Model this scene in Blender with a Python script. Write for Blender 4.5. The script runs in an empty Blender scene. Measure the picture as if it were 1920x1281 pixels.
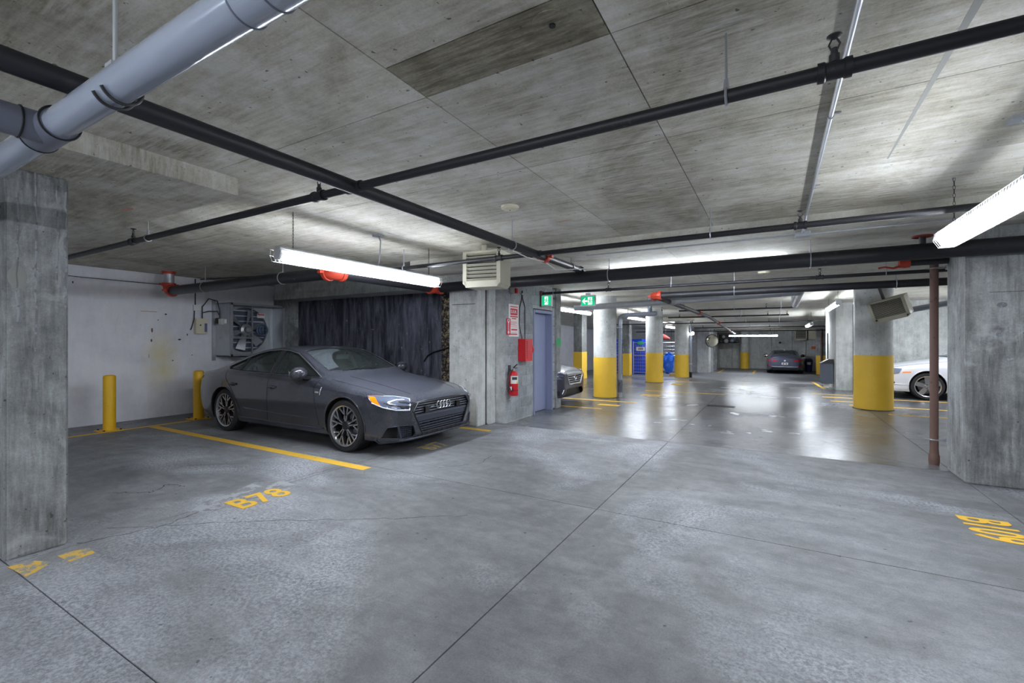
import bpy, bmesh, math, random
import numpy as np
from mathutils import Vector, Matrix
from mathutils.bvhtree import BVHTree
random.seed(7)
R = math.radians
scene = bpy.context.scene
COL = scene.collection

# ------------------------------------------------------------------ camera, world, exposure
cam_d = bpy.data.cameras.new('camera'); cam = bpy.data.objects.new('camera', cam_d); COL.objects.link(cam)
cam_d.lens = 16.0; cam_d.sensor_width = 36.0; cam_d.clip_start = 0.05
cam.location = (0, 0, 1.48); cam.rotation_euler = (R(90), 0, R(30))
scene.camera = cam
w = bpy.data.worlds.new('world'); scene.world = w; w.use_nodes = True
w.node_tree.nodes['Background'].inputs[0].default_value = (0.6, 0.65, 0.75, 1)
w.node_tree.nodes['Background'].inputs[1].default_value = 0.05
scene.view_settings.view_transform = 'Standard'; scene.view_settings.look = 'None'
scene.view_settings.gamma = 1.0; scene.view_settings.use_curve_mapping = False
scene.view_settings.exposure = 2.42
LAMP = 15.0            # emission of the fluorescent lenses

# ------------------------------------------------------------------ materials
MATS = {}
def srgb(r, g, b):
    f = lambda c: (c/255/12.92 if c/255 <= .04045 else ((c/255+.055)/1.055)**2.4)
    return (f(r), f(g), f(b))
class NT:
    def __init__(s, name):
        s.m = bpy.data.materials.new(name); s.m.use_nodes = True
        s.t = s.m.node_tree; s.b = s.t.nodes['Principled BSDF']; s.out = s.t.nodes['Material Output']
        s.tc = s.t.nodes.new('ShaderNodeTexCoord'); s.geo = s.t.nodes.new('ShaderNodeNewGeometry')
        MATS[name] = s.m
    def n(s, typ, **kw):
        o = s.t.nodes.new(typ)
        for k, v in kw.items(): setattr(o, k, v)
        return o
    def L(s, a, b): s.t.links.new(a, b)
    def coord(s, world, scale=(1, 1, 1), rot=(0, 0, 0)):
        mp = s.n('ShaderNodeMapping'); mp.inputs['Scale'].default_value = scale; mp.inputs['Rotation'].default_value = rot
        s.L(s.geo.outputs['Position'] if world else s.tc.outputs['Object'], mp.inputs['Vector']); return mp.outputs[0]
    def noise(s, vec, scale, detail=5, rough=.6, dist=0):
        o = s.n('ShaderNodeTexNoise'); s.L(vec, o.inputs['Vector'])
        o.inputs['Scale'].default_value = scale; o.inputs['Detail'].default_value = detail
        o.inputs['Roughness'].default_value = rough; o.inputs['Distortion'].default_value = dist
        return o.outputs[0]
    def ramp(s, fac, a, b, ca=(0, 0, 0), cb=(1, 1, 1)):
        o = s.n('ShaderNodeValToRGB'); s.L(fac, o.inputs[0])
        o.color_ramp.elements[0].position = a; o.color_ramp.elements[1].position = b
        o.color_ramp.elements[0].color = (*ca, 1); o.color_ramp.elements[1].color = (*cb, 1); return o.outputs[0]
    def mix(s, fac, a, b, mode='MIX'):
        o = s.n('ShaderNodeMix', data_type='RGBA', blend_type=mode)
        for sock, v in ((o.inputs[0], fac), (o.inputs[6], a), (o.inputs[7], b)):
            if hasattr(v, 'is_linked'): s.L(v, sock)
            elif isinstance(v, tuple): sock.default_value = (*v, 1)
            else: sock.default_value = v
        return o.outputs[2]
    def math(s, op, a, b):
        o = s.n('ShaderNodeMath', operation=op)
        for i, v in enumerate((a, b)):
            if hasattr(v, 'is_linked'): s.L(v, o.inputs[i])
            else: o.inputs[i].default_value = v
        return o.outputs[0]
    def bump(s, h, strength, dist=.01):
        o = s.n('ShaderNodeBump'); o.inputs['Strength'].default_value = strength; o.inputs['Distance'].default_value = dist
        s.L(h, o.inputs['Height']); s.L(o.outputs[0], s.b.inputs['Normal'])
    def set(s, **kw):
        for k, v in kw.items():
            k = k.replace('_', ' ')
            if hasattr(v, 'is_linked'): s.L(v, s.b.inputs[k])
            else: s.b.inputs[k].default_value = (*v, 1) if isinstance(v, tuple) else v
        return s.m

def plain(name, col, rough=.5, metal=0.0, var=.12, scale=6, bump=.0, coat=0, spec=.5, emit=None, es=0):
    t = NT(name); v = t.coord(False)
    n = t.noise(v, scale, 4)
    c = t.mix(n, tuple(k*(1-var) for k in col), tuple(min(1, k*(1+var)) for k in col))
    t.set(Base_Color=c, Roughness=rough, Metallic=metal, Coat_Weight=coat, Specular_IOR_Level=spec)
    if bump: t.bump(t.noise(v, scale*8, 3), bump)
    if emit: t.set(Emission_Color=emit, Emission_Strength=es)
    return t.m

def concrete(name, ca, cb, streak=(1, 10, 1), sstr=.35, stain=(.09, .085, .06), stain_lo=.56, stain_amt=.6, pits=True, rough=.85, vary=.25, white=0, bump=.35, fine=1):
    t = NT(name); v = t.coord(True)
    big = t.noise(v, .9, 6, .62, .6); c = t.mix(t.ramp(big, .3, .7), ca, cb)
    st = t.noise(t.coord(True, streak), 2.2, 6, .7, .3)
    c = t.mix(sstr, c, t.ramp(st, .28, .72, (.15, .15, .15), (.9, .9, .9)), 'OVERLAY')
    md = t.noise(v, 6, 6, .7); c = t.mix(.4*fine, c, t.ramp(md, .3, .7, (.2, .2, .2), (.82, .82, .82)), 'OVERLAY')
    fn = t.noise(v, 70, 3, .7); c = t.mix(.3*fine, c, t.ramp(fn, .3, .7, (.25, .25, .25), (.75, .75, .75)), 'OVERLAY')
    if stain_amt:
        s1 = t.noise(v, .55, 5, .65, 1.0); s2 = t.noise(t.coord(True, streak), 5, 4, .7)
        f = t.math('MULTIPLY', t.ramp(s1, stain_lo, stain_lo+.13), t.math('MULTIPLY', t.ramp(s2, .3, .62), stain_amt))
        c = t.mix(f, c, stain)
    if white:
        s3 = t.noise(v, 1.3, 6, .7, .8)
        c = t.mix(t.math('MULTIPLY', t.ramp(s3, .55, .68), white), c, (.62, .64, .66))
    if pits:
        p = t.noise(t.coord(True, (1, 1, 1)), 26, 2, .5)
        c = t.mix(t.math('MULTIPLY', t.ramp(p, .70, .74), .75), c, (.05, .05, .045))
    if vary:
        oi = t.n('ShaderNodeObjectInfo')
        c = t.mix(1.0, c, t.ramp(oi.outputs['Random'], 0, 1, (1-vary,)*3, (1, 1, 1)), 'MULTIPLY')
    t.set(Base_Color=c, Roughness=rough, Specular_IOR_Level=.3)
    t.bump(t.math('ADD', md, t.math('MULTIPLY', fn, .4)), bump, .012)
    return t.m

concrete('ceiling_concrete', srgb(186, 181, 165), srgb(216, 213, 204), (1.0, 9, 1), .45, srgb(116, 106, 80), .50, .72, vary=.18)
concrete('ceiling_far', srgb(196, 193, 180), srgb(222, 219, 209), (1.0, 7, 1), .3, srgb(110, 106, 92), .58, .4, vary=.08)
concrete('concrete_wall', srgb(182, 184, 182), srgb(214, 217, 216), (5, 5, .7), .35, srgb(104, 104, 96), .55, .55, vary=.05)
concrete('concrete_column', srgb(128, 130, 130), srgb(178, 181, 182), (6, 6, .6), .5, srgb(80, 81, 80), .47, .7, vary=.05, white=.6, bump=.6)
concrete('round_column', srgb(190, 193, 192), srgb(212, 215, 214), (7, 7, .5), .25, srgb(130, 130, 124), .58, .4, vary=.04)
concrete('block', srgb(150, 154, 158), srgb(180, 184, 188), (1, 1, 1), .15, srgb(120, 120, 118), .6, .3, vary=.16, bump=.5)
concrete('mortar', srgb(166, 168, 168), srgb(186, 188, 188), pits=False, vary=0)
concrete('white_wall', srgb(218, 218, 226), srgb(236, 236, 242), (4, 4, .7), .18, srgb(180, 180, 188), .58, .4, pits=False, vary=0, bump=.15, fine=.5)
t = None
_m = MATS['white_wall']; nt = _m.node_tree; bs = nt.nodes['Principled BSDF']; src = bs.inputs['Base Color'].links[0].from_socket
mp = nt.nodes.new('ShaderNodeMapping'); mp.inputs['Location'].default_value = (0, -4.3*2.6, -1.1*1.3); mp.inputs['Scale'].default_value = (0, 2.6, 1.3)
ge = nt.nodes.new('ShaderNodeNewGeometry'); nt.links.new(ge.outputs['Position'], mp.inputs['Vector'])
gr = nt.nodes.new('ShaderNodeTexGradient'); gr.gradient_type = 'SPHERICAL'; nt.links.new(mp.outputs[0], gr.inputs[0])
ns = nt.nodes.new('ShaderNodeTexNoise'); ns.inputs['Scale'].default_value = 3.5; ns.inputs['Detail'].default_value = 5; nt.links.new(ge.outputs['Position'], ns.inputs['Vector'])
mu = nt.nodes.new('ShaderNodeMath'); mu.operation = 'MULTIPLY'; nt.links.new(gr.outputs['Fac'], mu.inputs[0]); nt.links.new(ns.outputs[0], mu.inputs[1])
mx = nt.nodes.new('ShaderNodeMix'); mx.data_type = 'RGBA'; nt.links.new(mu.outputs[0], mx.inputs[0]); nt.links.new(src, mx.inputs[6]); mx.inputs[7].default_value = (*srgb(214, 196, 96), 1)
nt.links.new(mx.outputs[2], bs.inputs['Base Color'])
concrete('joint_dark', srgb(64, 64, 62), srgb(86, 86, 82), pits=False, vary=0)

def floor_mat(name, rough_lo, rough_hi, wear, ds=1, tone=1.0):
    t = NT(name); v = t.coord(True)
    big = t.noise(v, .45, 6, .6, .8*ds); c = t.mix(t.ramp(big, .32, .68), tuple(k*tone for k in srgb(98, 99, 103)), tuple(k*tone for k in srgb(140, 141, 145)))
    sw = t.noise(t.coord(True, (.5, 1.6, 1), (0, 0, R(24))), 1.6, 6, .65, 1.6*ds)
    c = t.mix(.35*(.5+.5*ds), c, t.ramp(sw, .3, .7, (.2, .2, .2), (.8, .8, .8)), 'OVERLAY')
    md = t.noise(v, 9, 6, .75); c = t.mix(.35, c, t.ramp(md, .3, .7, (.22, .22, .22), (.8, .8, .8)), 'OVERLAY')
    fn = t.noise(v, 95, 3, .8); c = t.mix(.38, c, t.ramp(fn, .3, .7, (.2, .2, .2), (.8, .8, .8)), 'OVERLAY')
    w1 = t.noise(v, .5, 5, .6, .7*ds); w2 = t.noise(v, 42, 5, .8)
    f = t.math('MULTIPLY', t.ramp(w1, .50, .66), t.math('MULTIPLY', t.ramp(w2, .44, .58), wear))
    c = t.mix(f, c, srgb(196, 200, 210))
    d1 = t.noise(v, .8, 6, .7, 1.2*ds)
    c = t.mix(t.math('MULTIPLY', t.ramp(d1, .48, .85), .7), c, srgb(78, 79, 80))
    sp = t.noise(v, 17, 2, .5); c = t.mix(t.math('MULTIPLY', t.ramp(sp, .72, .75), .7), c, (.04, .04, .04))
    r = t.ramp(big, .3, .7, (rough_lo,)*3, (rough_hi,)*3)
    t.set(Base_Color=c, Roughness=r, Specular_IOR_Level=.5)
    t.bump(t.math('ADD', t.math('MULTIPLY', md, .6), t.math('MULTIPLY', fn, .5)), .18, .008)
    return t.m
floor_mat('floor_matte', .55, .72, .85)
floor_mat('floor_sealed', .20, .30, 0, .1, .84)
floor_mat('floor_worn', .42, .6, .1, .3)

# black painted wall with flaking patches
t = NT('black_wall'); v = t.coord(True)
a = t.noise(t.coord(True, (2.2, 2.2, .35)), 3, 6, .7, .4)
c = t.mix(t.ramp(a, .40, .76), srgb(42, 42, 56), srgb(132, 134, 150))
fl = t.noise(v, 5, 6, .75); c = t.mix(t.math('MULTIPLY', t.ramp(fl, .62, .67), .8), c, srgb(170, 166, 160))
sp = t.noise(v, 30, 2, .5); c = t.mix(t.ramp(sp, .74, .76), c, srgb(200, 200, 200))
br = t.n('ShaderNodeTexBrick'); t.L(t.coord(True, (1, 1, 1), (R(90), 0, 0)), br.inputs['Vector'])
br.inputs['Scale'].default_value = 9; br.inputs['Mortar Size'].default_value = .03
br.inputs['Color1'].default_value = br.inputs['Color2'].default_value = (.3, .3, .3, 1); br.inputs['Mortar'].default_value = (.75, .75, .75, 1)
c = t.mix(t.math('MULTIPLY', t.ramp(t.noise(v, .9, 3), .5, .6), .6), c, br.outputs[0], 'OVERLAY')
t.set(Base_Color=c, Roughness=.6); t.bump(fl, .4)
# peeled strip on the black wall
t = NT('peeled_paint'); v = t.coord(True)
p = t.noise(v, 14, 6, .8); c = t.mix(t.ramp(p, .50, .56), srgb(40, 36, 38), srgb(158, 140, 112))
t.set(Base_Color=c, Roughness=.8); t.bump(p, .5)

def worn(name, col, chip, lo=.68, scale=9, rough=.5):
    t = NT(name); v = t.coord(False)
    n = t.noise(v, 3, 5); c = t.mix(n, tuple(k*.85 for k in col), tuple(min(1, k*1.12) for k in col))
    p = t.noise(v, scale, 5, .75); c = t.mix(t.ramp(p, lo, lo+.03), c, chip)
    t.set(Base_Color=c, Roughness=rough); t.bump(t.noise(v, 60, 3), .12, .004)
YEL = srgb(254, 202, 66)
worn('yellow_paint', YEL, srgb(120, 96, 40), .72)
worn('yellow_bollard', srgb(236, 184, 26), srgb(70, 60, 40), .67, 14)
worn('yellow_floor', srgb(232, 184, 60), srgb(150, 148, 140), .66, 16, .7)
worn('yellow_floor_worn', srgb(226, 184, 80), srgb(150, 150, 148), .49, 12, .75)
worn('white_patch', srgb(160, 162, 168), srgb(126, 127, 131), .50, 7, .8)
worn('black_pipe', srgb(30, 30, 36), srgb(58, 52, 50), .64, 12, .5)
worn('black_pipe_scuffed', srgb(34, 35, 42), srgb(150, 152, 160), .66, 14, .4)
worn('rust_pipe', srgb(110, 84, 76), srgb(84, 66, 60), .6, 8, .7)
plain('crack_dark', srgb(62, 62, 60), .9)
plain('pvc_gray', srgb(158, 166, 182), .2, .15, .08, 3, coat=.5)
plain('pvc_dark', srgb(104, 108, 122), .35, 0, .08, 3)
plain('galvanized', srgb(186, 190, 196), .38, .45, .2, 7, .05)
plain('steel', srgb(168, 170, 176), .35, .5, .15, 8)
plain('dark_steel', srgb(62, 62, 64), .5, .4, .15, 8)
plain('chain_steel', srgb(70, 68, 66), .5, .6)
plain('red_coupling', srgb(186, 62, 40), .5, 0, .15, 8)
plain('red_paint', srgb(206, 24, 36), .35, 0, .08, 4, coat=.2)
plain('white_plastic', srgb(228, 228, 226), .4, 0, .04)
plain('cream', srgb(214, 208, 184), .5, 0, .06)
plain('heater_cream', srgb(196, 192, 174), .5, .1, .12, 5)
plain('heater_dark', srgb(46, 46, 44), .6, .2)
plain('black', srgb(16, 16, 18), .5, 0, .1)
plain('black_gloss', srgb(14, 14, 17), .15, 0, .1)
plain('tyre', srgb(40, 40, 43), .75, 0, .2, 14, .2)
plain('rim_dark', srgb(52, 54, 60), .35, .6, .15)
plain('rim_silver', srgb(196, 196, 200), .25, .85, .08)
plain('chrome', srgb(216, 218, 224), .22, .75, .04)
plain('dark_chrome', srgb(128, 132, 144), .3, .6, .05)
plain('grille_plastic', srgb(58, 62, 76), .42, .1, .1)
plain('rust_red', srgb(132, 44, 38), .7, 0, .3, 5)
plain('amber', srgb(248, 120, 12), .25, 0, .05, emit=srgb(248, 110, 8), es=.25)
plain('tail_red', srgb(190, 20, 34), .2, 0, .1)
plain('lens_clear', srgb(112, 122, 146), .08, .2, .2, 9, coat=1)
plain('drl', srgb(235, 240, 250), .15, 0, .03)
plain('seat', srgb(76, 82, 88), .6, 0, .15)
plain('cabin_trim', srgb(200, 210, 208), .7, 0, .1)
plain('door_blue', srgb(150, 158, 190), .45, 0, .06, 5)
plain('frame_blue', srgb(138, 146, 176), .45, 0, .06, 5)
plain('sign_white', srgb(238, 236, 234), .5, 0, .02)
plain('sign_red', srgb(212, 30, 56), .5, 0, .04)
plain('green_mark', srgb(70, 184, 120), .8, 0, .15)
plain('orange_mark', srgb(226, 110, 70), .8, 0, .15)
plain('pink_mark', srgb(196, 150, 136), .9, 0, .2)
plain('tarp', srgb(16, 76, 236), .55, 0, .25, 4, .15)
plain('tarp_light', srgb(30, 106, 236), .5, 0, .2, 4, .15)
plain('fence_steel', srgb(188, 192, 200), .4, .5, .1)
plain('louver_blue', srgb(96, 104, 120), .5, .2)
plain('mirror_glass', srgb(212, 212, 196), .05, 1, .02)
plain('tape_gray', srgb(150, 150, 146), .8, 0, .1)
plain('wood', srgb(190, 160, 110), .7)
plain('blue_bin', srgb(24, 40, 104), .5)
plain('exit_green', srgb(0, 200, 150), .5, 0, .02, emit=srgb(0, 190, 120), es=.16)
plain('exit_white', srgb(240, 255, 250), .5, 0, .02, emit=(.9, 1, .97), es=.18)
plain('fluor', (1, 1, 1), .5, 0, 0, emit=(.86, .92, 1.0), es=LAMP)
plain('emergency', (1, 1, 1), .4, 0, 0, emit=(1, 1, 1), es=6)
plain('fixture_white', srgb(214, 216, 222), .4, 0, .04)
plain('motor_blue', srgb(96, 110, 140), .5, .3)
plain('extinguisher_label', srgb(226, 226, 220), .5)
plain('label_yellow', srgb(240, 220, 60), .5)

def carpaint(name, col, dust, amt, rough=.3, settle=0):
    t = NT(name); v = t.coord(False)
    n = t.noise(v, 3.5, 6, .7, .6); f = t.noise(v, 120, 3, .8)
    k = t.math('MULTIPLY', t.ramp(n, .1, .95), t.math('MULTIPLY', t.ramp(f, .3, .7), amt))
    if settle:   # dust that has settled on the upward panels
        sx = t.n('ShaderNodeSeparateXYZ'); t.L(t.geo.outputs['Normal'], sx.inputs[0])
        up = t.math('MULTIPLY', t.ramp(sx.outputs[2], .55, .98), t.math('MULTIPLY', t.ramp(f, .25, .7), settle))
        k = t.math('MINIMUM', t.math('ADD', k, up), 1.0)
    c = t.mix(k, col, dust)
    rr = t.math('ADD', t.math('MULTIPLY', k, .25), rough)
    t.set(Base_Color=c, Roughness=rr, Coat_Weight=.9, Coat_Roughness=.10, Specular_IOR_Level=.5)
carpaint('paint_charcoal', srgb(30, 31, 38), srgb(128, 132, 148), .42, .22, .5)
carpaint('paint_purple', srgb(48, 46, 64), srgb(90, 90, 104), .2, .4)
carpaint('paint_navy', srgb(54, 60, 82), srgb(110, 116, 130), .25)
carpaint('paint_white', srgb(226, 228, 236), srgb(200, 200, 206), .3)
t = NT('glass'); tr = t.n('ShaderNodeBsdfTransparent'); tr.inputs[0].default_value = (.72, .86, .84, 1)
gl = t.n('ShaderNodeBsdfGlossy'); gl.inputs[0].default_value = (.8, .9, .92, 1); gl.inputs['Roughness'].default_value = .06
fr = t.n('ShaderNodeFresnel'); fr.inputs[0].default_value = 1.6
mx = t.n('ShaderNodeMixShader'); t.L(t.math('ADD', fr.outputs[0], .06), mx.inputs[0]); t.L(tr.outputs[0], mx.inputs[1]); t.L(gl.outputs[0], mx.inputs[2])
dd = t.n('ShaderNodeBsdfDiffuse'); dd.inputs[0].default_value = (.36, .43, .43, 1); m2 = t.n('ShaderNodeMixShader'); m2.inputs[0].default_value = .07  # dusty grey-green veil, with the panes' pale reflection painted into its colour
t.L(mx.outputs[0], m2.inputs[1]); t.L(dd.outputs[0], m2.inputs[2]); t.L(m2.outputs[0], t.out.inputs['Surface'])
t = NT('glass_dusty'); tr = t.n('ShaderNodeBsdfTransparent'); tr.inputs[0].default_value = (.6, .7, .72, 1)
df = t.n('ShaderNodeBsdfDiffuse'); df.inputs[0].default_value = (.32, .37, .42, 1)
mx = t.n('ShaderNodeMixShader'); mx.inputs[0].default_value = .34; t.L(tr.outputs[0], mx.inputs[1]); t.L(df.outputs[0], mx.inputs[2]); t.L(mx.outputs[0], t.out.inputs['Surface'])

# ------------------------------------------------------------------ mesh helpers
ORG = {}
class MB:
    def __init__(s): s.v = []; s.f = []
    def add(s, vs, fs):
        o = len(s.v); s.v += [Vector(p) for p in vs]; s.f += [tuple(i+o for i in q) for q in fs]; return s
    def box(s, x0, y0, z0, x1, y1, z1):
        x0, x1 = sorted((x0, x1)); y0, y1 = sorted((y0, y1)); z0, z1 = sorted((z0, z1))
        return s.add([(x0,y0,z0),(x1,y0,z0),(x1,y1,z0),(x0,y1,z0),(x0,y0,z1),(x1,y0,z1),(x1,y1,z1),(x0,y1,z1)],
                     [(0,3,2,1),(4,5,6,7),(0,1,5,4),(1,2,6,5),(2,3,7,6),(3,0,4,7)])
    def obox(s, c, size, rot=None):
        m = MB().box(-size[0]/2,-size[1]/2,-size[2]/2,size[0]/2,size[1]/2,size[2]/2)
        rot = rot or Matrix.Identity(3)
        return s.add([Vector(c)+rot@p for p in m.v], m.f)
    def tube(s, pts, r, n=10, closed=False, cap=True):
        pts = [Vector(p) for p in pts]; k = len(pts); rs = r if isinstance(r, (list, tuple)) else [r]*k
        rings = []; prev = None
        for i, p in enumerate(pts):
            if closed: d = pts[(i+1) % k]-pts[i-1]
            else: d = (pts[min(i+1, k-1)]-pts[max(i-1, 0)])
            d.normalize()
            if prev is None:
                a = Vector((0,0,1)) if abs(d.z) < .9 else Vector((1,0,0)); u = d.cross(a).normalized()
            else: u = (prev-d*prev.dot(d)).normalized()
            prev = u; w_ = d.cross(u)
            rr = rs[i]
            if not closed and 0 < i < k-1:
                c = max(.5, (pts[i]-pts[i-1]).normalized().dot(d)); rr = rs[i]/max(c, .7) if c < .98 else rs[i]
            rings.append([p+(u*math.cos(2*math.pi*j/n)+w_*math.sin(2*math.pi*j/n))*rr for j in range(n)])
        o = len(s.v); s.v += [q for g in rings for q in g]
        for i in range(k if closed else k-1):
            a, b = i*n, ((i+1) % k)*n
            for j in range(n):
                s.f.append((o+a+j, o+a+(j+1) % n, o+b+(j+1) % n, o+b+j))
        if cap and not closed:
            s.f.append(tuple(o+j for j in reversed(range(n)))); s.f.append(tuple(o+(k-1)*n+j for j in range(n)))
        return s
    def cyl(s, p0, p1, r, r1=None, n=16): return s.tube([p0, p1], [r, r if r1 is None else r1], n)
    def lathe(s, prof, org, axis=(0,0,1), n=24, ring=False):
        ax = Vector(axis).normalized(); a = Vector((0,0,1)) if abs(ax.z) < .9 else Vector((1,0,0))
        u = ax.cross(a).normalized(); w_ = ax.cross(u); org = Vector(org); o = len(s.v); k = len(prof)
        for r, h in prof:
            for j in range(n):
                q = 2*math.pi*j/n; s.v.append(org+ax*h+(u*math.cos(q)+w_*math.sin(q))*max(r, 1e-4))
        for i in range(k-1):
            for j in range(n): s.f.append((o+i*n+j, o+i*n+(j+1) % n, o+(i+1)*n+(j+1) % n, o+(i+1)*n+j))
        if ring:
            for j in range(n): s.f.append((o+(k-1)*n+j, o+(k-1)*n+(j+1) % n, o+(j+1) % n, o+j))
        else: s.f.append(tuple(o+j for j in reversed(range(n)))); s.f.append(tuple(o+(k-1)*n+j for j in range(n)))
        return s
    def prism(s, poly, vec):
        k = len(poly); vec = Vector(vec); p = [Vector(q) for q in poly]
        return s.add(p+[q+vec for q in p], [tuple(reversed(range(k))), tuple(range(k, 2*k))]+[(i, (i+1) % k, k+(i+1) % k, k+i) for i in range(k)])
    def ball(s, c, r, sc=(1,1,1), n=12, m=8):
        c = Vector(c); o = len(s.v)
        for i in range(m+1):
            th = math.pi*i/m
            for j in range(n):
                ph = 2*math.pi*j/n
                s.v.append(c+Vector((r*sc[0]*math.sin(th)*math.cos(ph), r*sc[1]*math.sin(th)*math.sin(ph), r*sc[2]*math.cos(th))))
        for i in range(m):
            for j in range(n): s.f.append((o+i*n+j, o+(i+1)*n+j, o+(i+1)*n+(j+1) % n, o+i*n+(j+1) % n))
        return s
    def torus(s, c, axis, R_, r, n=24, m=8):
        ax = Vector(axis).normalized(); a = Vector((0,0,1)) if abs(ax.z) < .9 else Vector((1,0,0))
        u = ax.cross(a).normalized(); w_ = ax.cross(u); c = Vector(c)
        return s.tube([c+(u*math.cos(2*math.pi*j/n)+w_*math.sin(2*math.pi*j/n))*R_ for j in range(n)], r, m, closed=True)
    def sweep(s, pts, hz, out, depth):
        """rectangular bar along pts: height 2*hz in z, from the point back by depth along -out"""
        o = len(s.v); out = Vector(out); k = len(pts)
        for p in pts:
            p = Vector(p); z = Vector((0,0,hz)); s.v += [p-z, p+z, p+z-out*depth, p-z-out*depth]
        for i in range(k-1):
            for j in range(4): s.f.append((o+i*4+j, o+i*4+(j+1) % 4, o+(i+1)*4+(j+1) % 4, o+(i+1)*4+j))
        s.f += [(o+3, o+2, o+1, o), (o+4*k-4, o+4*k-3, o+4*k-2, o+4*k-1)]
        return s
    def mesh(s, name, clean=True):
        me = bpy.data.meshes.new(name); me.from_pydata([tuple(p) for p in s.v], [], s.f)
        bm = bmesh.new(); bm.from_mesh(me)
        if clean: bmesh.ops.remove_doubles(bm, verts=bm.verts, dist=1e-5)
        bmesh.ops.recalc_face_normals(bm, faces=bm.faces); bm.to_mesh(me); bm.free(); return me
    def build(s, name, mat, parent=None, local=False, bevel=0, sharp=35, clean=True):
        off = Vector((0,0,0))
        if not local:
            if parent is not None: off = ORG.get(parent.name, Vector((0,0,0)))
            else:
                xs = [p.x for p in s.v]; ys = [p.y for p in s.v]; zs = [p.z for p in s.v]
                off = Vector(((min(xs)+max(xs))/2, (min(ys)+max(ys))/2, min(zs)))
        s.v = [p-off for p in s.v]
        me = s.mesh(name, clean)
        if bevel:
            bm = bmesh.new(); bm.from_mesh(me)
            bmesh.ops.bevel(bm, geom=[e for e in bm.edges if len(e.link_faces) == 2 and e.calc_face_angle() > R(40)], offset=bevel, segments=2, affect='EDGES', clamp_overlap=True)
            bm.to_mesh(me); bm.free()
        return link(name, me, mat, parent, off, local)
def link(name, me, mat, parent=None, off=None, local=False, sharp=35):
    me.shade_smooth(); me.set_sharp_from_angle(angle=R(sharp))
    if mat is not None: me.materials.clear(); me.materials.append(MATS[mat] if isinstance(mat, str) else mat)
    o = bpy.data.objects.new(name, me); COL.objects.link(o)
    if parent is not None: o.parent = parent
    if off is not None and not local:
        if parent is None: o.location = off
        ORG[o.name] = Vector(off)
    return o
def tag(o, label, cat, group=None):
    o['label'] = label; o['category'] = cat
    if group: o['group'] = group
    return o
def struct(o, label, cat='structure'):
    o['kind'] = 'structure'; o['label'] = label; o['category'] = cat; return o
def lab(o, label): o['label'] = label; return o
def thing(name, label, cat, loc, rotz=0, group=None):
    o = bpy.data.objects.new(name, None); COL.objects.link(o); o.location = loc; o.rotation_euler = (0, 0, rotz)
    o.empty_display_size = .1; ORG[o.name] = Vector(loc); return tag(o, label, cat, group)
def bx(name, mat, b, parent=None, bevel=0, local=False): return MB().box(*b).build(name, mat, parent, local, bevel)
def text(name, s, size, mat, parent, mtx, bold=0, extr=.002, align='LEFT', local=False, sx=1):
    cu = bpy.data.curves.new('t', 'FONT'); cu.body = s; cu.size = size; cu.offset = bold; cu.extrude = extr; cu.align_x = align
    ob = bpy.data.objects.new('t', cu); COL.objects.link(ob)
    me = bpy.data.meshes.new_from_object(ob.evaluated_get(bpy.context.evaluated_depsgraph_get()))
    bpy.data.objects.remove(ob); bpy.data.curves.remove(cu)
    off = Vector((0,0,0)) if local else ORG.get(parent.name, Vector((0,0,0)))
    me.transform(Matrix.Translation(-off) @ mtx @ Matrix.Diagonal((sx, 1, 1, 1)))
    return link(name, me, mat, parent, None, True)
def frame(o, x, y):
    """matrix with text x axis, text y axis and origin"""
    x = Vector(x).normalized(); y = Vector(y).normalized(); z = x.cross(y)
    m = Matrix.Identity(4)
    for i in range(3): m[i][0], m[i][1], m[i][2], m[i][3] = x[i], y[i], z[i], o[i]
    return m

# ------------------------------------------------------------------ setting: floor, ceiling, walls
def zf(y): return 0.0 if y < 17 else -.035*(min(y, 28)-17)
XW0, XW1, YB, YF = -10.45, 7.5, -8.0, 35.5
ZM, ZD = 2.80, 2.66                      # main ceiling, dropped slab
def zc(y): return ZD+zf(y)
def slab(x0, x1, y0, y1, zt0, zt1, th, g=.004):
    m = MB(); x0 += g; x1 -= g; y0 += g; y1 -= g
    return m.add([(x0,y0,zt0-th),(x1,y0,zt0-th),(x1,y1,zt1-th),(x0,y1,zt1-th),(x0,y0,zt0),(x1,y0,zt0),(x1,y1,zt1),(x0,y1,zt1)],
                 [(0,3,2,1),(4,5,6,7),(0,1,5,4),(1,2,6,5),(2,3,7,6),(3,0,4,7)])
m = MB()
for a, b in ((YB, 17), (17, 28), (28, YF)): m.add(slab(XW0, XW1, a, b, zf(a)-.02, zf(b)-.02, .2, 0).v, slab(0, 1, 0, 1, 0, 0, 1).f)
floor = m.build('floor', 'joint_dark'); floor.data.name = 'floor'
struct(floor, 'grey concrete garage floor with saw-cut joints and yellow paint', 'floor')
XB = [XW0, -4.40, -1.36, 1.75, 4.85, XW1]
YBk = [YB, -5.3, -2.25, .94, 3.85, 6.97, 10.1, 13.4, 17, 20.3, 23.5, 28, YF]
for j in range(len(YBk)-1):
    for i in range(len(XB)-1):
        a, b = YBk[j], YBk[j+1]
        fm = 'floor_matte' if a < 6.9 else ('floor_sealed' if (a < 20 and i in (0, 1, 2, 3, 4)) else 'floor_worn')
        slab(XB[i], XB[i+1], a, b, zf(a), zf(b), .018).build('slab', fm, floor)
def fmark(name, pts, mat, h=.0022, label=None):
    z = max(zf(p[1]) for p in pts)
    m = MB(); k = len(pts)
    vs = [(x, y, zf(y)) for x, y in pts]+[(x, y, zf(y)+h) for x, y in pts]
    m.add(vs, [tuple(range(k, 2*k))]+[(i, (i+1) % k, k+(i+1) % k, k+i) for i in range(k)])
    o = m.build(name, mat, floor)
    if label: o['label'] = label
    return o
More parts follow.
